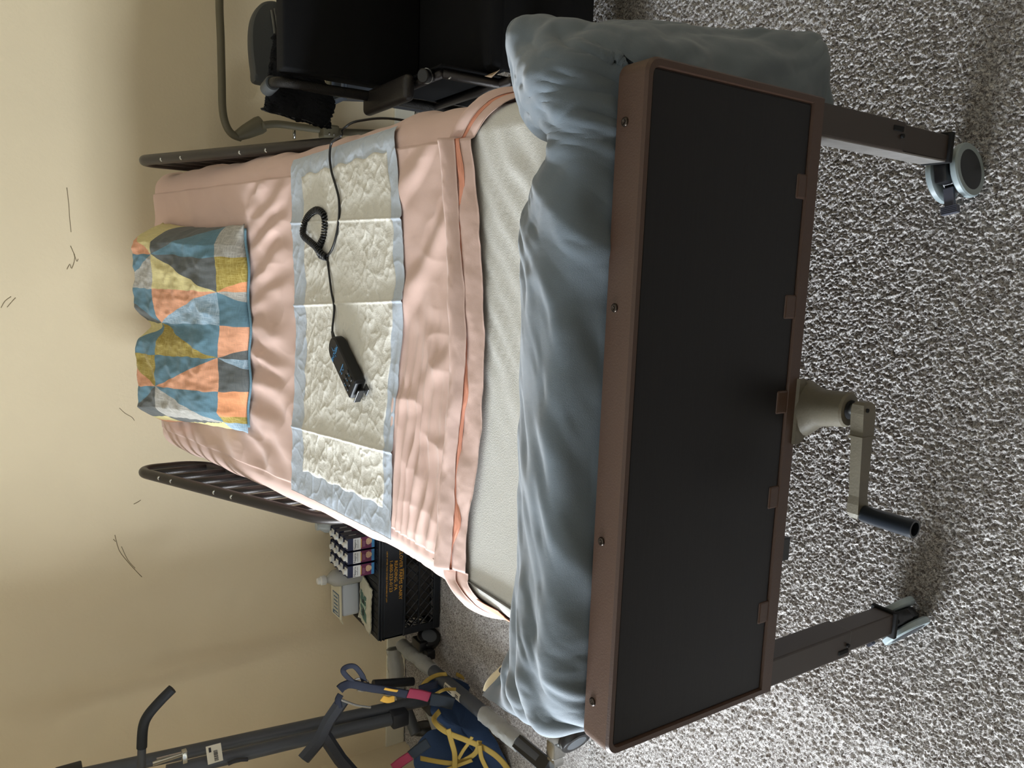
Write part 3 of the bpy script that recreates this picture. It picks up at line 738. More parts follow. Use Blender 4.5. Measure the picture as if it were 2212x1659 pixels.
    peek = .003+.030*np.exp(-((uu-.16)/.045)**2)+.020*np.exp(-((uu-.70)/.05)**2)+.020*np.exp(-((uu-.04)/.06)**2)+.004*np.abs(np.sin(uu*25))
    G = np.zeros((n_, 10, 3))
    for q in range(10):
        w = q/9
        G[:, q] = E + np.stack([0*uu, peek*(1-w)-.02*w, -.009+peek*.25*(1-w)+.004*math.sin(w*PI)], -1)
    gridmesh('printed_lining', G, m, o, thick=.003)
comforter()

# ------------------------------------------------------------------ hand control and its cord
def zs(x, y): return float(zt(y))+.0145
def pendant():
    r = thing('hand_control', 'black bed hand control with six buttons lying on the white pad', 'remote')
    d = Vector((-.66, -.75, 0)).normalized(); w = Vector((-d.y, d.x, 0)); o0 = Vector((.026, .975, 0))
    z0 = zs(0, .93)+.002; tilt = (zs(0, .872)-zs(0, .98))/.155
    d3 = Vector((d.x, d.y, tilt)).normalized(); n = d3.cross(w).normalized(); n = -n if n.z < 0 else n
    O = Vector((o0.x, o0.y, zs(0, .975)+.003))
    r.location = (0, 0, 0)
    def pt(a, b, c): return O+d3*a+w*b+n*c
    Ln, hw, th = .155, .031, .026
    def outl(sh, c):
        pts = []
        for k in range(13):
            an = PI/2+PI*k/12; pts.append(pt(.030+(.030-sh)*math.cos(an), (hw-sh)*math.sin(an), c))
        pts += [pt(Ln-.006, -(hw-sh), c), pt(Ln-sh, -(hw-sh-.006), c), pt(Ln-sh, (hw-sh-.006), c), pt(Ln-.006, (hw-sh), c)]
        return pts
    bm = bmesh.new(); rings(bm, [outl(.004, 0), outl(.0, .005), outl(0, .019), outl(.002, .024), outl(.006, .0262)])
    body = bmo('casing', bm, mat('casing_black', (17, 17, 19), .5, spec=.3), r, True, .5)
    for i in range(3):
        for j in range(2):
            bm = bmesh.new(); lathe(bm, pt(.112+j*.021, (i-1)*.0165, .0258), n, [(0, .0062), (.0018, .0060), (.0026, .0045), (.0027, 0)], 16)
            bmo('button', bm, mat('button', (14, 14, 15), .5), body, True)
    M = basis(-w, d3, pt(.040, 0, .0268))
    if (M.to_3x3() @ Vector((0, 0, 1))).dot(n) < 0: M = basis(w, d3, pt(.040, 0, .0268))
    text('lettering', 'MEDLINE', .0125, M, blueink_m, body)
    X = (M.to_3x3() @ Vector((1, 0, 0)))
    bm = bmesh.new()
    def star(c, l, wd):
        prism(bm, [pt(c, -wd, .0265), pt(c+l, 0, .0265), pt(c, wd, .0265)] if l > 0 else [pt(c, wd, .0265), pt(c+l, 0, .0265), pt(c, -wd, .0265)], n, .0005)
    star(.033, -.012, .0018); star(.047, .006, .0014)
    bmo('emblem', bm, blueink_m, body)
    bm = bmesh.new()
    def line(a0, b0, a1, b1, t=.0006): tube(bm, [pt(a0, b0, .0266), pt(a1, b1, .0266)], t, 5)
    line(.086, -.014, .086, .014); line(.086, -.012, .094, -.006); line(.090, -.002, .096, .006); line(.096, .004, .088, .010); line(.094, -.012, .094, -.008)
    for i in range(3): line(.1225-.002, (i-1)*.0165, .1225+.002, (i-1)*.0165, .0012)
    bmo('symbols', bm, blueink_m, body)
    bm = bmesh.new(); Mx = Matrix((d3, w, n)).transposed().to_4x4(); Mx.translation = O
    box(bm, (Ln-.003, -.024, .006), (Ln+.014, .016, .009), .001, M=Mx); box(bm, (Ln+.011, -.024, .006), (Ln+.014, .016, .022), .001, M=Mx); box(bm, (Ln+.008, .010, .004), (Ln+.026, .032, .007), .001, M=Mx)
    bmo('hanging_hook', bm, black_m, r)
    bm = bmesh.new(); tube(bm, [pt(.004, 0, .012), pt(-.010, 0, .011), pt(-.026, 0, .008)], lambda t: .0052-.0018*t, 10); bmo('strain_relief', bm, black_m, r, True)
    end = pt(-.024, 0, .008)
    def S(pts, h): return [Vector((p[0], p[1], float(zt(p[1]))+h)) for p in pts]
    a = S([(0.214,1.033,0.850),(0.177,1.022,0.849),(0.135,1.010,0.847),(0.098,0.996,0.845)], .020)+[end+Vector((.012, .006, -.002)), end]
    bm = bmesh.new(); tube(bm, a, .0027, 8, 8); bmo('straight_cord', bm, black_m, r, True)
    b = S([(0.214,1.038,0.851),(0.231,1.010,0.847),(0.262,0.988,0.845),(0.304,0.974,0.843),(0.345,0.975,0.843),(0.376,0.991,0.845),(0.408,1.011,0.847),(0.440,1.020,0.848),(0.468,1.014,0.848),(0.478,0.993,0.845),(0.483,0.963,0.842)], .020)
    b += [Vector((.500, .985, .83)), Vector((.519, .96, .80)), Vector((.530, .94, .70)), Vector((.50, .9, .46))]
    bm = bmesh.new(); tube(bm, b, .0029, 8, 8); bmo('straight_cord', bm, black_m, r, True)
    c = S([(0.214,1.033,0.850),(0.219,1.062,0.853),(0.236,1.072,0.855),(0.258,1.050,0.852),(0.284,1.041,0.851),(0.311,1.046,0.851),(0.324,1.082,0.856),(0.312,1.126,0.861),(0.289,1.152,0.864),(0.266,1.142,0.863),(0.250,1.106,0.859),(0.239,1.077,0.855),(0.225,1.053,0.852),(0.214,1.036,0.850)], .0215)
    c = [Vector(p) for p in c]
    for i in (9, 10, 11, 12): c[i] = c[i]+Vector((0, 0, .006))
    path = cr(c, 40); 
    Ls = [0]
    for p, q in zip(path[:-1], path[1:]): Ls.append(Ls[-1]+(q-p).length)
    tot = Ls[-1]; turns = tot/.0068; N = int(turns*14); hx = []
    for k in range(N+1):
        s = tot*k/N; i = min(np.searchsorted(Ls, s), len(path)-1); i = max(i, 1)
        f = (s-Ls[i-1])/(Ls[i]-Ls[i-1]+1e-9); p = path[i-1].lerp(path[i], f); d_ = (path[min(i+3, len(path)-1)]-path[max(i-4, 0)]).normalized()
        x_ = Vector((0, 0, 1)).cross(d_).normalized(); y_ = d_.cross(x_); an = 2*PI*turns*k/N
        hx.append(p+x_*math.cos(an)*.0068+y_*math.sin(an)*.0058)
    bm = bmesh.new(); tube(bm, hx, .0024, 6); bmo('coiled_cord', bm, black_m, r, True)
pendant()

# ------------------------------------------------------------------ wheelchair right of the bed
def wheelchair():
    r = thing('wheelchair', 'black wheelchair with padded armrests standing right of the bed', 'wheelchair')
    xl, xr = .66, 1.14
    bm = bmesh.new(); box(bm, (xl+.02, 1.28, .50), (xr-.02, 1.345, .875), .007, 3); bmo('backrest', bm, wheelch_m, r, True, .6)
    bm = bmesh.new(); box(bm, (xl+.01, .90, .44), (xr-.01, 1.31, .50), .02, 3); bmo('seat_cushion', bm, wheelch_m, r, True, .6)
    bm = bmesh.new(); box(bm, (xl+.01, .895, .20), (xr-.01, .915, .47), .008, 2); bmo('calf_panel', bm, wheelch_m, r, True, .6)
    for s, x in ((0, xl-.01), (1, xr+.01)):
        bm = bmesh.new(); box(bm, (x+(.012 if s == 0 else -.017), .93, .17), (x+(.017 if s == 0 else -.012), 1.29, .615), .002); bmo('side_panel', bm, wheelch_m, r)
        bm = bmesh.new()
        tube(bm, [(x, 1.30, .14), (x, 1.30, .62), (x, 1.305, .75), (x+.004, 1.315, .84), (x+.006, 1.335, .872), (x+.008, 1.37, .878)], .0135, 14, 6)
        bmo('push_handle_post', bm, vein_m, r, True)
        bm = bmesh.new(); lathe(bm, (x+.008, 1.365, .878), (-.1, 1, -.02), [(0, .018), (.004, .020), (.055, .019), (.06, .015)], 18); bmo('hand_grip', bm, greyp_m, r, True, .6)
        bm = bmesh.new()
        tube(bm, [(x, .95, .10), (x, .95, .60)], .011, 12); tube(bm, [(x, 1.30, .60), (x, .95, .60)], .010, 12); tube(bm, [(x, 1.30, .44), (x, .90, .44)], .011, 12); tube(bm, [(x, 1.30, .16), (x, .93, .16)], .011, 12)
        bmo('side_frame', bm, rail_m, r, True)
        bm = bmesh.new(); xp = x-.015
        box(bm, (xp-.032, 1.06, .615), (xp+.032, 1.335, .645), .014, 4); bmo('armrest_pad', bm, vinyl_m, r, True, .8)
        bm = bmesh.new(); lathe(bm, (x, .985, .61), (-.25, -.5, 1), [(0, .013), (.018, .013), (.02, .0165), (.036, .0165), (.038, .014)], 18); k = bmo('adjust_knob', bm, black_m, r, True, .5)
        bm = bmesh.new(); lathe(bm, Vector((x, .985, .61))+Vector((-.25, -.5, 1)).normalized()*.019, (-.25, -.5, 1), [(0, .0175), (.003, .0175)], 18); bmo('knob_ring', bm, steel_m, k, True, .5)
        screw('rivet', (x-.005, .945, .585), (-.1, -.8, .6), .006, r)
        for yv, R in ((1.27, .15), (.95, .09)):
            bm = bmesh.new(); lathe(bm, (x-.012, yv, R), (1, 0, 0), [(0, R*.8), (.0, R*.97), (.006, R), (.020, R), (.026, R*.97), (.026, R*.8)], 32); w = bmo('wheel', bm, black_m, r, True, .6)
            bm = bmesh.new(); lathe(bm, (x-.008, yv, R), (1, 0, 0), [(0, R*.78), (.018, R*.78)], 24); bmo('wheel_hub', bm, greyp_m, w, True, .6)
    bm = bmesh.new(); prism(bm, [(xl-.006, .90, .495), (xl-.004, .925, .50), (xl-.002, .935, .475), (xl+.012, .905, .47)], (0, -.4, .6), .001)
    tag(bmo('care_tag', bm, mat('tag_tan', (176, 150, 120), .7), r), 'small tan care tag')
    bm = bmesh.new(); tube(bm, [(xl, 1.1, .2), (xr, 1.1, .42)], .01, 10); tube(bm, [(xl, 1.1, .42), (xr, 1.1, .2)], .01, 10); bmo('cross_brace', bm, rail_m, r, True)
wheelchair()
# black fleece over the handle
def fleece():
    P = np.zeros((70, 70, 3))
    for i in range(70):
        for j in range(70):
            a = i/69; b = j/69
            x = .600+.20*a; front = b < .5
            t = (b*2 if front else (1-b)*2)
            top = .885-.03*a+.0*a; ln = (.20-.11*a) if not front else (.17-.08*a+.04*math.sin(a*5))
            z = top-(1-t)*ln-.0; y = 1.44+(.03 if not front else -.022)*math.sin((1-t)*PI/2)+.012*noise.noise(Vector((a*5, b*6, 1)))
            P[i, j] = (x+.012*noise.noise(Vector((b*6, a*4, 7)))-.02*(1-t)*(1-a), y+.004*noise.noise(Vector((a*40, b*40, 2))), z+.004*noise.noise(Vector((a*50, b*50, 4))))
    o = gridmesh('fleece_cloth', P, fleece_m, thick=.008)
    tag(o, 'fuzzy black fleece cloth draped over the wheelchair handle', 'cloth')
fleece()
def grey_cushion():
    r = thing('backrest_cushion', 'dark grey round-cornered backrest pad with piped edge behind the wheelchair', 'cushion')
    pts = [(0.800,1.950,0.657),(0.779,1.950,0.761),(0.818,1.950,0.775),(0.903,1.950,0.782),(0.968,1.950,0.777),(1.013,1.950,0.758),(1.037,1.950,0.732),(1.043,1.950,0.695),(1.015,1.950,0.683),(0.966,1.950,0.675),(0.895,1.950,0.666)]
    bm = bmesh.new(); P = cr(pts, 5, True); c = sum(P, Vector())/len(P)
    def rg(s, y): return [Vector((c.x+(p.x-c.x)*s, y, c.z+(p.z-c.z)*s)) for p in P]
    rings(bm, [rg(.94, 2.0), rg(1, 1.985), rg(1, 1.955), rg(.97, 1.945), rg(.9, 1.94)]); bmo('pad', bm, greyp_m, r, True, .6)
    bm = bmesh.new(); tube(bm, [(1.009,1.935,0.718),(0.956,1.935,0.710),(0.885,1.935,0.703),(0.806,1.935,0.699)], .004, 8, 5); tube(bm, [(1.017,1.938,0.708),(0.959,1.938,0.698),(0.888,1.938,0.691),(0.808,1.938,0.685)], .003, 8, 5); bmo('piping', bm, mat('piping_grey', (104, 102, 94), .5), r, True)
    bm = bmesh.new(); 
    for x in (.85, 1.0): tube(bm, [(x, 1.97, .72), (x, 1.97, .012)], .012, 10)
    tube(bm, [(.85, 1.75, .012), (.85, 2.03, .012)], .012, 10); tube(bm, [(1.0, 1.75, .012), (1.0, 2.03, .012)], .012, 10)
    tube(bm, [(.85, 1.97, .45), (1.0, 1.97, .45)], .01, 10); bmo('stand_frame', bm, greyt_m, r, True)
grey_cushion()
def tube_frame():
    r = thing('walking_frame', 'grey-green tubular steel frame standing against the wall behind the wheelchair', 'frame')
    bm = bmesh.new()
    tube(bm, [(1.30, 2.25, .80)]+[(1.101,2.250,0.809),(0.978,2.250,0.807),(0.837,2.250,0.806),(0.735,2.250,0.805),(0.680,2.250,0.794),(0.650,2.250,0.772),(0.641,2.250,0.740)], .0135, 14, 6); bmo('top_tube', bm, greyt_m, r, True)
    a, b = [(0.646,2.250,0.756),(0.700,2.250,0.666)]
    bm = bmesh.new(); d = Vector(b)-Vector(a); lathe(bm, a, d, [(0, .018), (d.length*.35, .026), (d.length*.85, .032), (d.length, .030)], 18); bmo('socket', bm, greyt_m, r, True, .6)
    bm = bmesh.new(); tube(bm, [(0.690,2.220,0.674),(0.702,2.220,0.617),(0.702,2.220,0.530),(0.703,2.220,0.441),(0.708,2.220,0.329)]+[(.74, 2.22, .012)], .0135, 14, 5); bmo('leg', bm, greyt_m, r, True)
    bm = bmesh.new(); tube(bm, [(1.30, 2.25, .8), (1.30, 2.25, .012)], .0135, 14); bmo('leg', bm, greyt_m, r, True)
    bm = bmesh.new(); tube(bm, [(0.694,2.200,0.439),(0.770,2.200,0.437),(0.846,2.200,0.433)]+[(1.30, 2.2, .38)], .012, 14); bmo('cross_tube', bm, greyt_m, r, True)
    c, = [(0.699,2.200,0.426)]; bm = bmesh.new(); box(bm, (c[0]-.03, 2.17, c[2]-.03), (c[0]+.02, 2.23, c[2]+.035), .008); o = bmo('clamp', bm, greyt_m, r)
    for q in (-.006, .012): screw('clamp_screw', (c[0]-.018, 2.169, c[2]+q), (0, -1, 0), .004, o)
    c, = [(0.680,2.240,0.549)]; bm = bmesh.new(); cyl(bm, (c[0]-.02, 2.24, c[2]), (c[0]+.012, 2.24, c[2]), .006); bmo('release_pin', bm, steel_m, r, True)
    # hanging hoses / handle loops beside the fleece
    bm = bmesh.new()
    for k in range(3): tube(bm, [Vector(p)+Vector((k*.009, 0, k*.006)) for p in [(0.830,2.120,0.502),(0.792,2.120,0.490),(0.753,2.120,0.500),(0.729,2.120,0.531),(0.729,2.120,0.559)]], .0055, 8, 5)
    tag(bmo('hose_loop', bm, greyp_m, r, True), 'dark looped hose')
tube_frame()
def basin():
    r = thing('wash_basin', 'blue-grey plastic wash basin with ribbed rim by the wall', 'basin')
    p0 = [(0.802,2.120,0.455),(0.830,2.120,0.340)]; x0 = .86; zc = .40
    bm = bmesh.new()
    xa, xb, ya, yb = .80, 1.12, 2.065, 2.17
    def rr(s, z): 
        return [Vector(((xa+xb)/2+sx*((xb-xa)/2-s-.02*(1-abs(c))), (ya+yb)/2+sy*((yb-ya)/2-s), z)) for sx, sy, c in ((-1, -1, 1), (1, -1, 1), (1, 1, 1), (-1, 1, 1))]
    rings(bm, [rr(.02, .26), rr(.012, .34), rr(.006, .405), rr(0, .407), rr(-.006, .412), rr(0, .418), rr(-.006, .424), rr(0, .43), rr(.004, .43), rr(.012, .34), rr(.022, .27)])
    bmo('basin_shell', bm, mat('basin_grey', (84, 92, 104), .45), r)
    bm = bmesh.new(); box(bm, (xa+.01, 2.07, 0.0), (xb-.01, 2.165, .26), .006); bmo('storage_box', bm, mat('box_dark', (40, 42, 48), .7), r)
basin()

# ------------------------------------------------------------------ milk crate and what stands on it
CX0, CX1, CY0, CY1, CH = -1.326, -.85, 2.022, 2.335, .28
def crate():
    r = thing('milk_crate', 'black plastic milk crate upside down with gold lettering, beside the bed', 'crate')
    bm = bmesh.new(); t = .012
    # top deck (the crate's underside), upper lettering band, lower rim, corner posts
    box(bm, (CX0, CY0, CH-.012), (CX1, CY1, CH), .003)
    for k in range(15): box(bm, (CX0+.02+k*.0305, CY0+.015, CH-.001), (CX0+.026+k*.0305, CY1-.015, CH+.002))
    top = bmo('crate_bottom', bm, crate_m, r)
    def side(name, A, B, n):
        A = Vector(A); B = Vector(B); d = (B-A).normalized(); L_ = (B-A).length; n = Vector(n)
        M = Matrix((d, n, Vector((0, 0, 1)))).transposed().to_4x4(); M.translation = A
        bm = bmesh.new()
        box(bm, (0, 0, .168), (L_, t*.6, CH-.006), .001, M=M)       # solid band
        box(bm, (0, -.004, .160), (L_, t*.6, .168), .001, M=M); box(bm, (0, -.004, CH-.028), (L_, t*.6, CH-.024), .001, M=M); box(bm, (0, -.004, CH-.015), (L_, t*.6, CH-.011), .001, M=M)
        box(bm, (0, -.004, 0), (L_, t*.6, .030), .002, M=M)
        box(bm, (0, -.002, .022), (.03, t*.6, .17), .002, M=M); box(bm, (L_-.03, -.002, .022), (L_, t*.6, .17), .002, M=M)
        box(bm, (0, 0, .095), (L_, t*.5, .101), 0, M=M)
        # diagonal lattice
        h0, h1 = .028, .162; st = .042
        k = -h1
        while k < L_+.2:
            for sg in (1, -1):
                a = Vector((k, .003, h0)); b = Vector((k+sg*(h1-h0), .003, h1))
                # clip to [0.02, L-0.02]
                lo, hi = .02, L_-.02
                def clip(a, b):
                    if a.x > b.x: a, b = b, a
                    if b.x < lo or a.x > hi: return None
                    if a.x < lo: a = a.lerp(b, (lo-a.x)/(b.x-a.x))
                    if b.x > hi: b = a.lerp(b, (hi-a.x)/(b.x-a.x))
                    return a, b
                c = clip(a, b)
                if c and (c[1]-c[0]).length > .01: tube(bm, [M @ c[0], M @ c[1]], .0028, 4)
            k += st
        return bmo(name, bm, crate_m, r)
    f = side('crate_side', (CX0, CY0, 0), (CX1, CY0, 0), (0, 1, 0))
    side('crate_side', (CX1, CY1, 0), (CX0, CY1, 0), (0, -1, 0)); side('crate_side', (CX1, CY0, 0), (CX1, CY1, 0), (-1, 0, 0)); side('crate_side', (CX0, CY1, 0), (CX0, CY0, 0), (1, 0, 0))
    xc = -1.055; y = CY0-.0012
    def up(x, z): return basis((-1, 0, 0), (0, 0, -1), (x, y, z))
    text('lettering', 'CLOVER FARMS DAIRY', .0205, up(xc, .184), gold_m, f, sx=1.05)
    text('lettering', 'PROPERTY OF', .0075, up(xc, .1725), gold_m, f)
    text('lettering', 'READING, PA', .0195, up(xc, .206), gold_m, f, sx=1.1)
    text('lettering', '1-800-323-0123', .0195, up(xc, .227), gold_m, f, sx=1.1)
    text('lettering', 'USE BY OTHER THAN OWNER IS PUNISHABLE BY LAW', .0085, up(xc, .2455), gold_m, f, sx=1.05)
    return r
crate()
# things stored inside, seen through the lattice
bm = bmesh.new(); box(bm, (-1.30, 2.09, .005), (-1.05, 2.25, .12), .01)
def carton():
    r = thing('drink_carton', None, 'carton', 'nutrition drink cartons on the crate')
    w, d, h = .049, .044, .115
    navy = mat('carton_navy', (28, 36, 66), .4); wh = mat('carton_white', (214, 214, 210), .4); pl = mat('carton_plum', (100, 36, 70), .4); bl = mat('carton_blue', (66, 130, 176), .4)
    bm = bmesh.new(); box(bm, (-w/2, -d/2, 0), (w/2, d/2, h), .0015)
    prism(bm, [(-w/2, -d/2+.002, h-.001), (w/2, -d/2+.002, h-.001), (w/2, d/2-.002, h-.001), (-w/2, d/2-.002, h-.001)], (0, 0, 1), .002)
    box(bm, (-w/2, d/2-.012, h), (w/2, d/2-.008, h+.006), .001)
    b = bmo('box', bm, navy, r)
    def face(name, z0, z1, m):
        bm = bmesh.new(); box(bm, (-w/2+.0003, -d/2-.0006, z0), (w/2-.0003, -d/2+.0004, z1)); return bmo(name, bm, m, r)
    face('label_blue', .004, .016, bl); face('label_plum', .016, .062, pl); face('label_white', .062, .094, wh)
    M = basis((1, 0, 0), (0, 0, 1), (-.001, -d/2-.0009, .0865)); text('lettering', 'Nepro', .0150, M, ink_m, r)
    M = basis((1, 0, 0), (0, 0, 1), (0, -d/2-.0009, .075)); text('lettering', 'therapeutic nutrition', .0042, M, ink_m, r)
    bm = bmesh.new(); box(bm, (-.018, -d/2-.0012, .0585), (.018, -d/2-.0005, .0625)); bmo('yellow_stripe', bm, mat('carton_yellow', (200, 160, 70), .5), r)
    bm = bmesh.new(); box(bm, (-.016, -d/2-.0012, .044), (.006, -d/2-.0005, .0455)); box(bm, (-.016, -d/2-.0012, .048), (.010, -d/2-.0005, .0495)); box(bm, (-.016, -d/2-.0012, .052), (.008, -d/2-.0005, .0535)); bmo('small_print', bm, mat('print_grey', (150, 110, 130), .5), r)
    bm = bmesh.new(); pts = []
    for k in range(24):
        a = 2*PI*k/24; rr = .0135*(1+.07*math.sin(a*9+1)+.06*math.sin(a*3)); pts.append((.004+rr*math.cos(a), -d/2-.0012, .028+rr*.95*math.sin(a)))
    prism(bm, pts, (0, 1, 0), .0007); bmo('food_picture', bm, mat('carton_tan', (196, 160, 128), .5, var=.12, vscale=200), r)
    bm = bmesh.new(); box(bm, (-.016, -d/2+.003, h), (.016, -d/2+.030, h+.004), .0018); lathe(bm, (0, -d/2+.015, h+.003), (0, 0, 1), [(0, .0115), (.010, .0112), (.012, .0095), (.012, 0)], 18)
    bmo('screw_cap', bm, whitem, r, True, .6)
    return r
def dup(root, loc, rotz=0, label=None):
    r = root.copy(); COL.objects.link(r); r.location = loc; r.rotation_euler = (0, 0, rotz)
    for ch in list(root.children):
        c = ch.copy(); COL.objects.link(c); c.parent = r
    if label: r['label'] = label
    return r
CTOP = CH+.002
c0 = carton(); colx = [-.9075, -.9635, -1.0195]; rowy = [2.080, 2.1305, 2.181, 2.2315]
cn = ['right', 'middle', 'left']; rn = ['front row', 'second row', 'third row', 'back row']
for i, x in enumerate(colx):
    for j, y in enumerate(rowy):
        lab = 'white-capped drink carton, %s column, %s on the black crate' % (cn[i], rn[j])
        if i == 0 and j == 0: c0.location = (x, y, CTOP); c0.rotation_euler = (0, 0, .03); c0['label'] = lab
        else: dup(c0, (x+random.uniform(-.0015, .0015), y, CTOP), random.uniform(-.03, .04), lab)
def spray_bottle():
    r = thing('squeeze_bottle', 'frosted clear plastic bottle with white cap left of the cartons', 'bottle')
    x, y = -1.095, 2.20; z = CTOP
    bm = bmesh.new(); lathe(bm, (x, y, z), (0, 0, 1), [(0, .034), (.004, .038), (.10, .038), (.125, .034), (.145, .018), (.155, .014), (.165, .014), (.165, .012), (.145, .016), (.12, .031), (.1, .036), (.006, .036), (.004, .0)], 28); bmo('bottle_body', bm, bottle_m, r, True, .8)
    bm = bmesh.new(); lathe(bm, (x, y, z+.158), (0, 0, 1), [(0, .019), (.002, .020), (.020, .019), (.022, .016), (.034, .013), (.036, .010), (.036, 0)], 24); bmo('cap', bm, whitem, r, True, .6)
    # clear container mostly hidden behind the cartons
    r2 = thing('clear_jug', 'pale translucent jug standing on the crate behind the cartons', 'jug')
    bm = bmesh.new(); lathe(bm, (-.895, 2.295, CTOP), (0, 0, 1), [(0, .03), (.003, .034), (.10, .036), (.13, .030), (.15, .016), (.165, .016), (.165, 0)], 24); bmo('jug_body', bm, mat('jug_frost', (196, 206, 210), .3, alpha=.6), r2, True, .7)
spray_bottle()
def wipes():
    r = thing('wipes_tub', 'pale rectangular plastic wipes tub with label, behind the paper packet', 'tub')
    M = Matrix.Translation((-1.205, 2.262, CTOP)) @ Matrix.Rotation(.06, 4, 'Z')
    bm = bmesh.new(); box(bm, (-.08, -.05, 0), (.08, .05, .082), .014, 3, M=M); bmo('tub_body', bm, tubw_m, r, True, .8)
    bm = bmesh.new(); box(bm, (-.088, -.056, .083), (.084, .056, .092), .003, 2, M=M)
    prism(bm, [M @ Vector(p) for p in ((-.088, -.05, .084), (-.112, -.046, .074), (-.112, -.01, .074), (-.088, -.01, .084))], (0, 0, 1), .003)
    lid = bmo('lid_film', bm, mat('lid_cream', (222, 216, 192), .5), r)
    bm = bmesh.new(); box(bm, (-.078, -.044, .0925), (.02, .03, .0930), 0, M=M); bmo('label_border', bm, mat('label_blue', (84, 112, 140), .5), lid)
    bm = bmesh.new(); box(bm, (-.073, -.039, .0931), (.015, .025, .0936), 0, M=M); bmo('label_field', bm, mat('label_pale', (206, 206, 190), .5), lid)
    bm = bmesh.new()
    for k in range(5): box(bm, (-.066+k*.016, -.03, .0937), (-.060+k*.016, .014, .0941), 0, M=M)
    box(bm, (-.078, .012, .0937), (-.062, .03, .0941), 0, M=M); bmo('label_print', bm, mat('label_blue'  , (84, 112, 140), .5), lid)
wipes()
def packet():
    M = Matrix.Translation((-1.205, 2.135, CTOP+.003)) @ Matrix.Rotation(-.12, 4, 'Z')
    P = np.zeros((40, 26, 3))
    for i in range(40):
        for j in range(26):
            a = i/39-.5; b = j/25-.5
            z = .006+.010*math.cos(a*PI)*math.cos(b*PI)+.004*noise.noise(Vector((a*9, b*9, 0)))+.002*noise.noise(Vector((a*25, b*25, 2)))
            P[i, j] = M @ Vector((a*.205+.008*math.sin(b*4), b*.125+.006*math.sin(a*5), z))
    o = gridmesh('paper_packet', P, paper_m, thick=.004)
    tag(o, 'flat cream and green printed packet lying on the crate', 'packet')
    def top(a, b, dz=.0008):
        return Vector(P[int((a+.5)*39), int((b+.5)*25)])+Vector((0, 0, dz))
    def patch(name, a0, a1, b0, b1, m, dz):
        Q = np.array([[list(top(a0+(a1-a0)*i/11, b0+(b1-b0)*j/11, dz)) for j in range(12)] for i in range(12)]); gridmesh(name, Q, m, o)
    patch('printed_panel', -.34, .24, -.22, .30, green_m, .0008); patch('printed_figure', -.22, .12, -.10, .05, mat('print_dark', (48, 62, 60), .6), .0016); patch('printed_figure', -.02, .06, -.20, .26, mat('print_pale', (168, 190, 170), .6), .0022)
packet()
bmo_in = bmo('folded_cloth', bm, mat('stored_cloth', (74, 70, 66), .9, bump=1, bscale=60), None, True)
tag(bmo_in, 'taupe folded cloth stored inside the black crate', 'cloth')

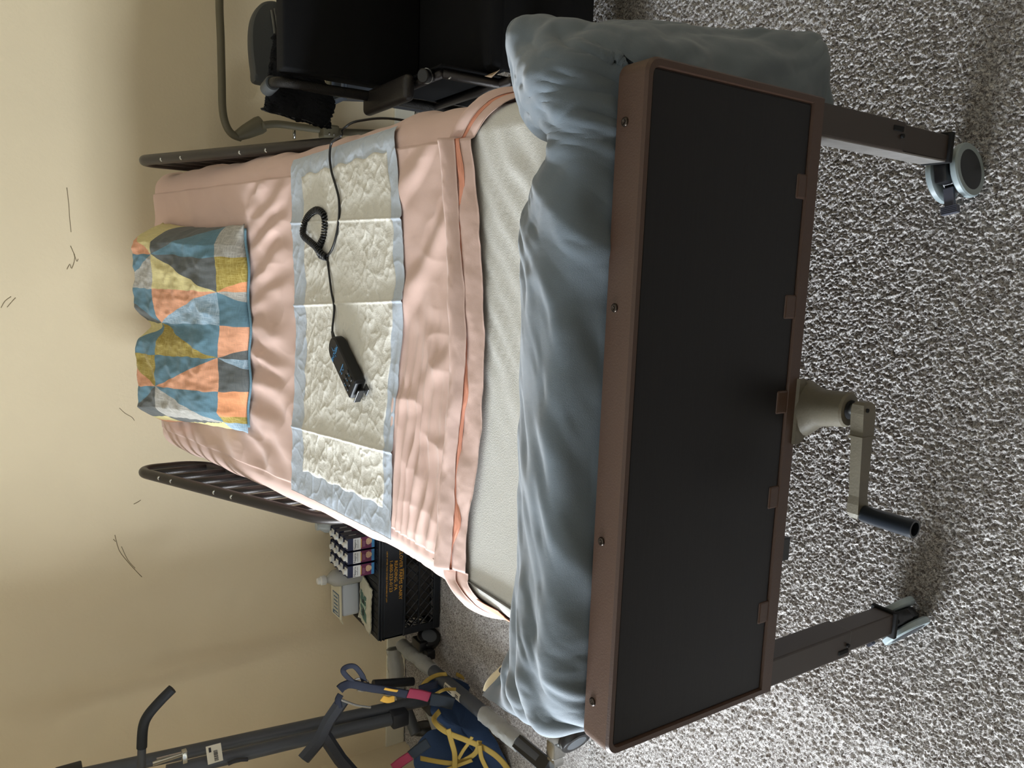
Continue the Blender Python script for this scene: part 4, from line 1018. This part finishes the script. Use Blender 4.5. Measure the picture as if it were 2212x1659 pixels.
# ------------------------------------------------------------------ patient lift
def lift():
    r = thing('patient_lift', 'dark grey patient lift with mast, push handle and plastic-wrapped legs', 'patient lift')
    def part(name, m, *calls, smooth=True, angle=.6, parent=None):
        bm = bmesh.new()
        for c in calls: c(bm)
        return bmo(name, bm, m, parent or r, smooth, angle)
    T = Vector((-1.545, 2.03, 1.40)); Bm = Vector((-1.545, 1.86, .11))
    # mast: flattened oval tube
    part('mast', lift_m, lambda bm: tube(bm, [T, Bm], .027, 16, flat=.8))
    part('mast_cap', liftd_m, lambda bm: box(bm, T-Vector((.034, .03, .05)), T+Vector((.034, .03, .03)), .005), smooth=False)
    screw('cap_bolt', T+Vector((.0, -.031, -.01)), (0, -1, 0), .008, r)
    B0, B1 = [(-1.506,1.840,1.115),(-1.567,1.840,0.274)]
    boom = part('boom', lift_m, lambda bm: tube(bm, [B0, B1], .024, 16))
    part('boom_end', liftd_m, lambda bm: box(bm, Vector(B1)-Vector((.03, .03, .04)), Vector(B1)+Vector((.03, .03, .03)), .008), smooth=False)
    hp = [(-1.491,1.880,1.186),(-1.417,1.880,1.183),(-1.347,1.880,1.177),(-1.308,1.880,1.161),(-1.269,1.880,1.124),(-1.235,1.880,1.084)]
    part('push_handle', mat('handle_foam', (30, 33, 37), .7), lambda bm: tube(bm, hp[1:], .0165, 16, 6))
    part('handle_stub', lift_m, lambda bm: tube(bm, [(hp[0][0]-.05, 1.9, hp[0][2]), hp[1]], .0135, 14))
    # actuator in bright metal, barcode label
    A0, A1 = [(-1.436,1.800,1.162),(-1.432,1.800,1.065)]
    ac = part('actuator', steel_m, lambda bm: tube(bm, [A0, A1], .007, 10), lambda bm: box(bm, Vector(A1)-Vector((.03, .012, .008)), Vector(A1)+Vector((.012, .012, .008)), .003), lambda bm: tube(bm, [(-1.423,1.800,1.150),(-1.426,1.800,1.074)], .004, 8))
    lab = [(-1.439,1.815,0.995),(-1.440,1.815,0.946),(-1.508,1.815,0.939),(-1.508,1.815,0.989)]
    def quad(bm, q, th=.0006): prism(bm, q, (0, -1, 0), th)
    lb = part('label_plate', mat('label_white', (214, 208, 190), .5), lambda bm: quad(bm, lab), smooth=False)
    def bl(a, b): 
        p0, p1, p2, p3 = [Vector(p) for p in lab]; return (p0.lerp(p1, a)).lerp(p3.lerp(p2, a), b)+Vector((0, -.0008, 0))
    def bars(bm):
        rr = random.Random(3); t = .32
        while t < .92:
            w = rr.choice((.02, .035, .05)); prism(bm, [bl(.45, t), bl(.72, t), bl(.72, t+w), bl(.45, t+w)], (0, -1, 0), .0004); t += w+rr.choice((.02, .03))
        prism(bm, [bl(.16, .1), bl(.32, .1), bl(.32, .36), bl(.16, .36)], (0, -1, 0), .0004)
    part('barcode', ink_m, bars, smooth=False, parent=lb)
    part('cable_clip', liftd_m, lambda bm: tube(bm, [(-1.517,1.800,0.927),(-1.512,1.800,0.899),(-1.522,1.800,0.861)], .010, 6, flat=.6), smooth=False)
    # spreader bar
    s1 = [(-1.338,1.700,0.551),(-1.399,1.700,0.601),(-1.467,1.700,0.638),(-1.519,1.700,0.695)]; s2 = [(-1.451,1.700,0.621),(-1.565,1.700,0.561),(-1.660,1.700,0.499)]
    part('spreader_bar', liftd_m, lambda bm: tube(bm, s1, .028, 6, flat=.45, up=(0, 1, 0)), lambda bm: tube(bm, s2, .024, 6, flat=.45, up=(0, 1, 0)), smooth=False)
    part('spreader_hook', steel_m, lambda bm: tube(bm, [(-1.282,1.690,0.531),(-1.266,1.690,0.509),(-1.276,1.690,0.474),(-1.302,1.690,0.459),(-1.319,1.690,0.473),(-1.308,1.690,0.502)], .0045, 8, 5), lambda bm: tube(bm, [(-1.325,1.690,0.566),(-1.342,1.690,0.543),(-1.369,1.690,0.501),(-1.391,1.690,0.451)], .0045, 8, 5))
    # base leg on the bed side with wrap, label, wheels
    L0 = Vector((-1.455, 2.17, .10)); L1 = Vector((-1.372, 1.10, .105))
    leg = part('base_leg', lift_m, lambda bm: tube(bm, [L0, L1], .026, 18))
    part('plastic_wrap', wrapfilm_m, lambda bm: tube(bm, [L0.lerp(L1, t/14*.28) for t in range(15)], .0305, 18, wob=.25), parent=leg)
    part('plastic_wrap', wrapfilm_m, lambda bm: tube(bm, [L0.lerp(L1, .66+t/14*.22) for t in range(15)], .0300, 18, wob=.2), parent=leg)
    part('end_sleeve', black_m, lambda bm: tube(bm, [L0.lerp(L1, .88), L1+Vector((.004, -.05, .002))], .032, 4, up=(0, 0, 1)), smooth=False, parent=leg)
    pc = L0.lerp(L1, .47); ax = (L1-L0).normalized(); up = Vector((.25, 0, 1)).normalized(); sd = ax.cross(up).normalized()
    def curved(bm):
        for k in range(4):
            a0, a1 = -.6+k*.3, -.6+(k+1)*.3
            n0 = Vector((.1, 0, 1)).normalized()
            def q(t, a):
                n_ = (n0*math.cos(a)+ax.cross(n0)*math.sin(a)); return pc+ax*t+n_*.0266
            prism(bm, [q(-.062, a0), q(.062, a0), q(.062, a1), q(-.062, a1)], (0, 0, 1), .0004)
    part('leg_label', mat('label_white', (214, 208, 190), .5), curved, parent=leg)
    def prt(bm):
        n0 = Vector((.1, 0, 1)).normalized(); y_ = ax.cross(n0)
        for t0, t1, a in ((-.055, -.01, -.010), (-.055, -.02, -.004), (-.055, .0, .002), (.03, .052, -.006), (.03, .052, .0)):
            c = pc+n0*.0275+y_*a; prism(bm, [c+ax*t0, c+ax*t1, c+ax*t1+y_*.003, c+ax*t0+y_*.003], (0, 0, 1), .0004)
    part('leg_print', ink_m, prt, parent=leg)
    def wheel(c, R, w, ax_):
        bm = bmesh.new(); ax_ = Vector(ax_).normalized(); lathe(bm, Vector(c)-ax_*w/2, ax_, [(0, R*.7), (0, R*.95), (.004, R), (w-.004, R), (w, R*.95), (w, R*.7)], 30); wh = bmo('wheel', bm, black_m, r, True, .6)
        bm = bmesh.new(); lathe(bm, Vector(c)-ax_*(w/2+.001), ax_, [(0, R*.2), (.001, R*.66), (w+.001, R*.66), (w+.002, R*.2)], 24); bmo('wheel_hub', bm, mat('hub_grey', (84, 88, 92), .5), wh, True, .6)
    wheel((-1.365, 2.02, .05), .05, .03, (.9, -.5, 0)); wheel((-1.255, 1.005, .052), .052, .032, (.5, .85, 0))
    part('caster_fork', black_m, lambda bm: box(bm, (-1.43, 1.95, .05), (-1.39, 2.0, .09), .006), lambda bm: box(bm, (-1.40, 1.98, .07), (-1.36, 2.06, .11), .006), smooth=False)
    part('caster_fork', steel_m, lambda bm: box(bm, (-1.33, 1.03, .06), (-1.27, 1.07, .115), .008), lambda bm: cyl(bm, (-1.34, 1.045, .075), (-1.34, 1.045, .11), .02), smooth=False)
    # wrapped cross tube behind, short black tube, far leg
    CA = Vector((-1.47, 2.19, .135)); CB = Vector((-1.64, 2.15, .125))
    part('cross_tube', lift_m, lambda bm: tube(bm, [CA, CB, (-1.78, 2.0, .11)], .024, 14))
    part('plastic_wrap', wrapfilm_m, lambda bm: tube(bm, [CA.lerp(CB, t/10) for t in range(11)], .033, 16, wob=.25))
    part('pivot_block', liftd_m, lambda bm: tube(bm, [(-1.508,2.020,0.300),(-1.546,2.020,0.119)], .018, 12), lambda bm: box(bm, (-1.60, 1.82, .06), (-1.50, 1.92, .14), .01), smooth=False)
    LB = [(-1.58, 1.87, .10), (-1.72, 1.72, .10), (-1.86, 1.05, .10)]
    part('base_leg', lift_m, lambda bm: tube(bm, LB, .024, 14, 4))
    part('plastic_wrap', wrapfilm_m, lambda bm: tube(bm, [Vector(LB[0]).lerp(Vector(LB[1]), t/8) for t in range(9)]+[Vector(LB[1]).lerp(Vector(LB[2]), t/16) for t in range(1, 9)], .036, 14, wob=.4))
    wheel((-1.87, 1.0, .05), .05, .03, (1, .2, 0)); wheel((-1.80, 2.05, .05), .05, .03, (1, .2, 0))
lift()

# ------------------------------------------------------------------ sling
def sling():
    r = thing('lift_sling', 'blue mesh lifting sling with yellow tape edges slumped beneath the lift', 'sling')
    def lobe(name, outline, center, bulge, seed):
        """outline: closed 3-D loop; fills it as a softly domed cloth"""
        O = cr(outline, 10, True); n = len(O); c = Vector(center); m = 22
        P = np.zeros((n+1, m, 3))
        for i in range(n+1):
            p = O[i % n]
            for j in range(m):
                t = j/(m-1); q = c.lerp(p, t); h = bulge*(1-t**2)
                nz = noise.noise(Vector((q.x*11, q.y*11, q.z*11+seed)))*.016*(1-t*.6) + (1-abs(noise.noise(Vector((q.x*19, q.y*15, q.z*19+seed+5))))*3)*.005
                P[i, j] = (q.x, q.y-h*.6+nz, q.z+h*.5+nz*.6)
        gridmesh(name, P, sling_m, r)
        return O
    o1 = [(-1.440,1.820,0.165),(-1.452,1.860,0.098),(-1.449,1.820,0.045),(-1.468,1.770,-0.003),(-1.476,1.710,0.014),(-1.504,1.560,0.044),(-1.549,1.480,0.030),(-1.611,1.430,0.012),(-1.700,1.420,0.006),(-1.670,1.500,0.044),(-1.574,1.550,0.119),(-1.514,1.620,0.181),(-1.479,1.660,0.210),(-1.456,1.700,0.201)]
    a = lobe('sling_body', o1, [(-1.505,1.600,0.113)][0], .04, 1)
    o2 = [(-1.610,1.720,0.236),(-1.568,1.700,0.198),(-1.562,1.660,0.128),(-1.587,1.580,0.060),(-1.679,1.500,-0.008),(-1.787,1.480,-0.021),(-1.749,1.520,0.150),(-1.744,1.620,0.234),(-1.686,1.700,0.264)]
    b = lobe('sling_body', o2, [(-1.625,1.540,0.162)][0], .05, 9)
    def tape(pts, w, m, name='edge_tape', sm=8):
        bm = bmesh.new(); tube(bm, pts, w*.82, 8, sm, flat=.14, up=(.1, -1, .55)); return bmo(name, bm, m, r, True)
    tape([(-1.429,1.600,0.213),(-1.438,1.580,0.247),(-1.444,1.540,0.252),(-1.458,1.500,0.228),(-1.474,1.450,0.179),(-1.502,1.410,0.124),(-1.538,1.380,0.083),(-1.590,1.370,0.048)], .013, yell_m)
    tape([(-1.437,1.800,0.187),(-1.411,1.790,0.166),(-1.396,1.780,0.131),(-1.378,1.740,0.111)], .011, yell_m)
    tape([(-1.453,1.840,0.012),(-1.459,1.800,-0.007),(-1.466,1.750,-0.018)], .010, yell_m)
    tape([(-1.396,1.660,0.203),(-1.362,1.620,0.185),(-1.361,1.600,0.147)], .008, yell_m)
    tape([(-1.440,1.500,0.232),(-1.483,1.490,0.223),(-1.534,1.480,0.213),(-1.583,1.460,0.223)], .012, yell_m)
    tape([(-1.594,1.600,0.290),(-1.590,1.540,0.241),(-1.586,1.500,0.195),(-1.551,1.460,0.161),(-1.520,1.440,0.145),(-1.468,1.420,0.147)], .012, yell_m)
    tape([(-1.458,1.440,0.166),(-1.486,1.450,0.175),(-1.524,1.470,0.185),(-1.558,1.480,0.198)], .008, yell_m)
    tape([(-1.640,1.550,0.253),(-1.591,1.490,0.201),(-1.558,1.450,0.157)], .009, yell_m)
    tape([(-1.478,1.410,0.152),(-1.520,1.400,0.149),(-1.567,1.390,0.130)], .010, yell_m)
    # straps and colour loops
    tape([(-1.282,1.680,0.573),(-1.273,1.680,0.558),(-1.274,1.680,0.527),(-1.302,1.670,0.461),(-1.327,1.660,0.393),(-1.350,1.640,0.328)], .020, navy_m, 'strap')
    tape([(-1.308,1.690,0.564),(-1.326,1.690,0.574),(-1.359,1.690,0.569)], .014, navy_m, 'strap')
    tape([(-1.268,1.680,0.523),(-1.220,1.680,0.558),(-1.204,1.680,0.548),(-1.210,1.680,0.517),(-1.250,1.680,0.489),(-1.276,1.680,0.481)], .012, navy_m, 'strap_loop')
    tape([(-1.342,1.635,0.327),(-1.357,1.630,0.286),(-1.374,1.620,0.247)], .024, red_m, 'maroon_strap')
    tape([(-1.369,1.600,0.253),(-1.377,1.580,0.216),(-1.389,1.560,0.178)], .030, mat('black_patch', (28, 36, 44), .9), 'hook_patch')
    tape([(-1.371,1.680,0.261),(-1.368,1.680,0.232),(-1.371,1.680,0.183)], .018, navy_m, 'strap')
    tape([(-1.348,1.660,0.420),(-1.362,1.660,0.396),(-1.363,1.660,0.370)], .016, yel2_m, 'loop_tab')
    tape([(-1.308,1.650,0.415),(-1.329,1.650,0.370),(-1.341,1.650,0.331)], .006, yel2_m, 'loop_tab')
    tape([(-1.582,1.580,0.407),(-1.559,1.570,0.379),(-1.540,1.560,0.348)], .022, red_m, 'maroon_strap')
    tape([(-1.536,1.555,0.350),(-1.510,1.540,0.327),(-1.489,1.530,0.295)], .024, mat('black_patch', (28, 36, 44), .9), 'hook_patch')
sling()
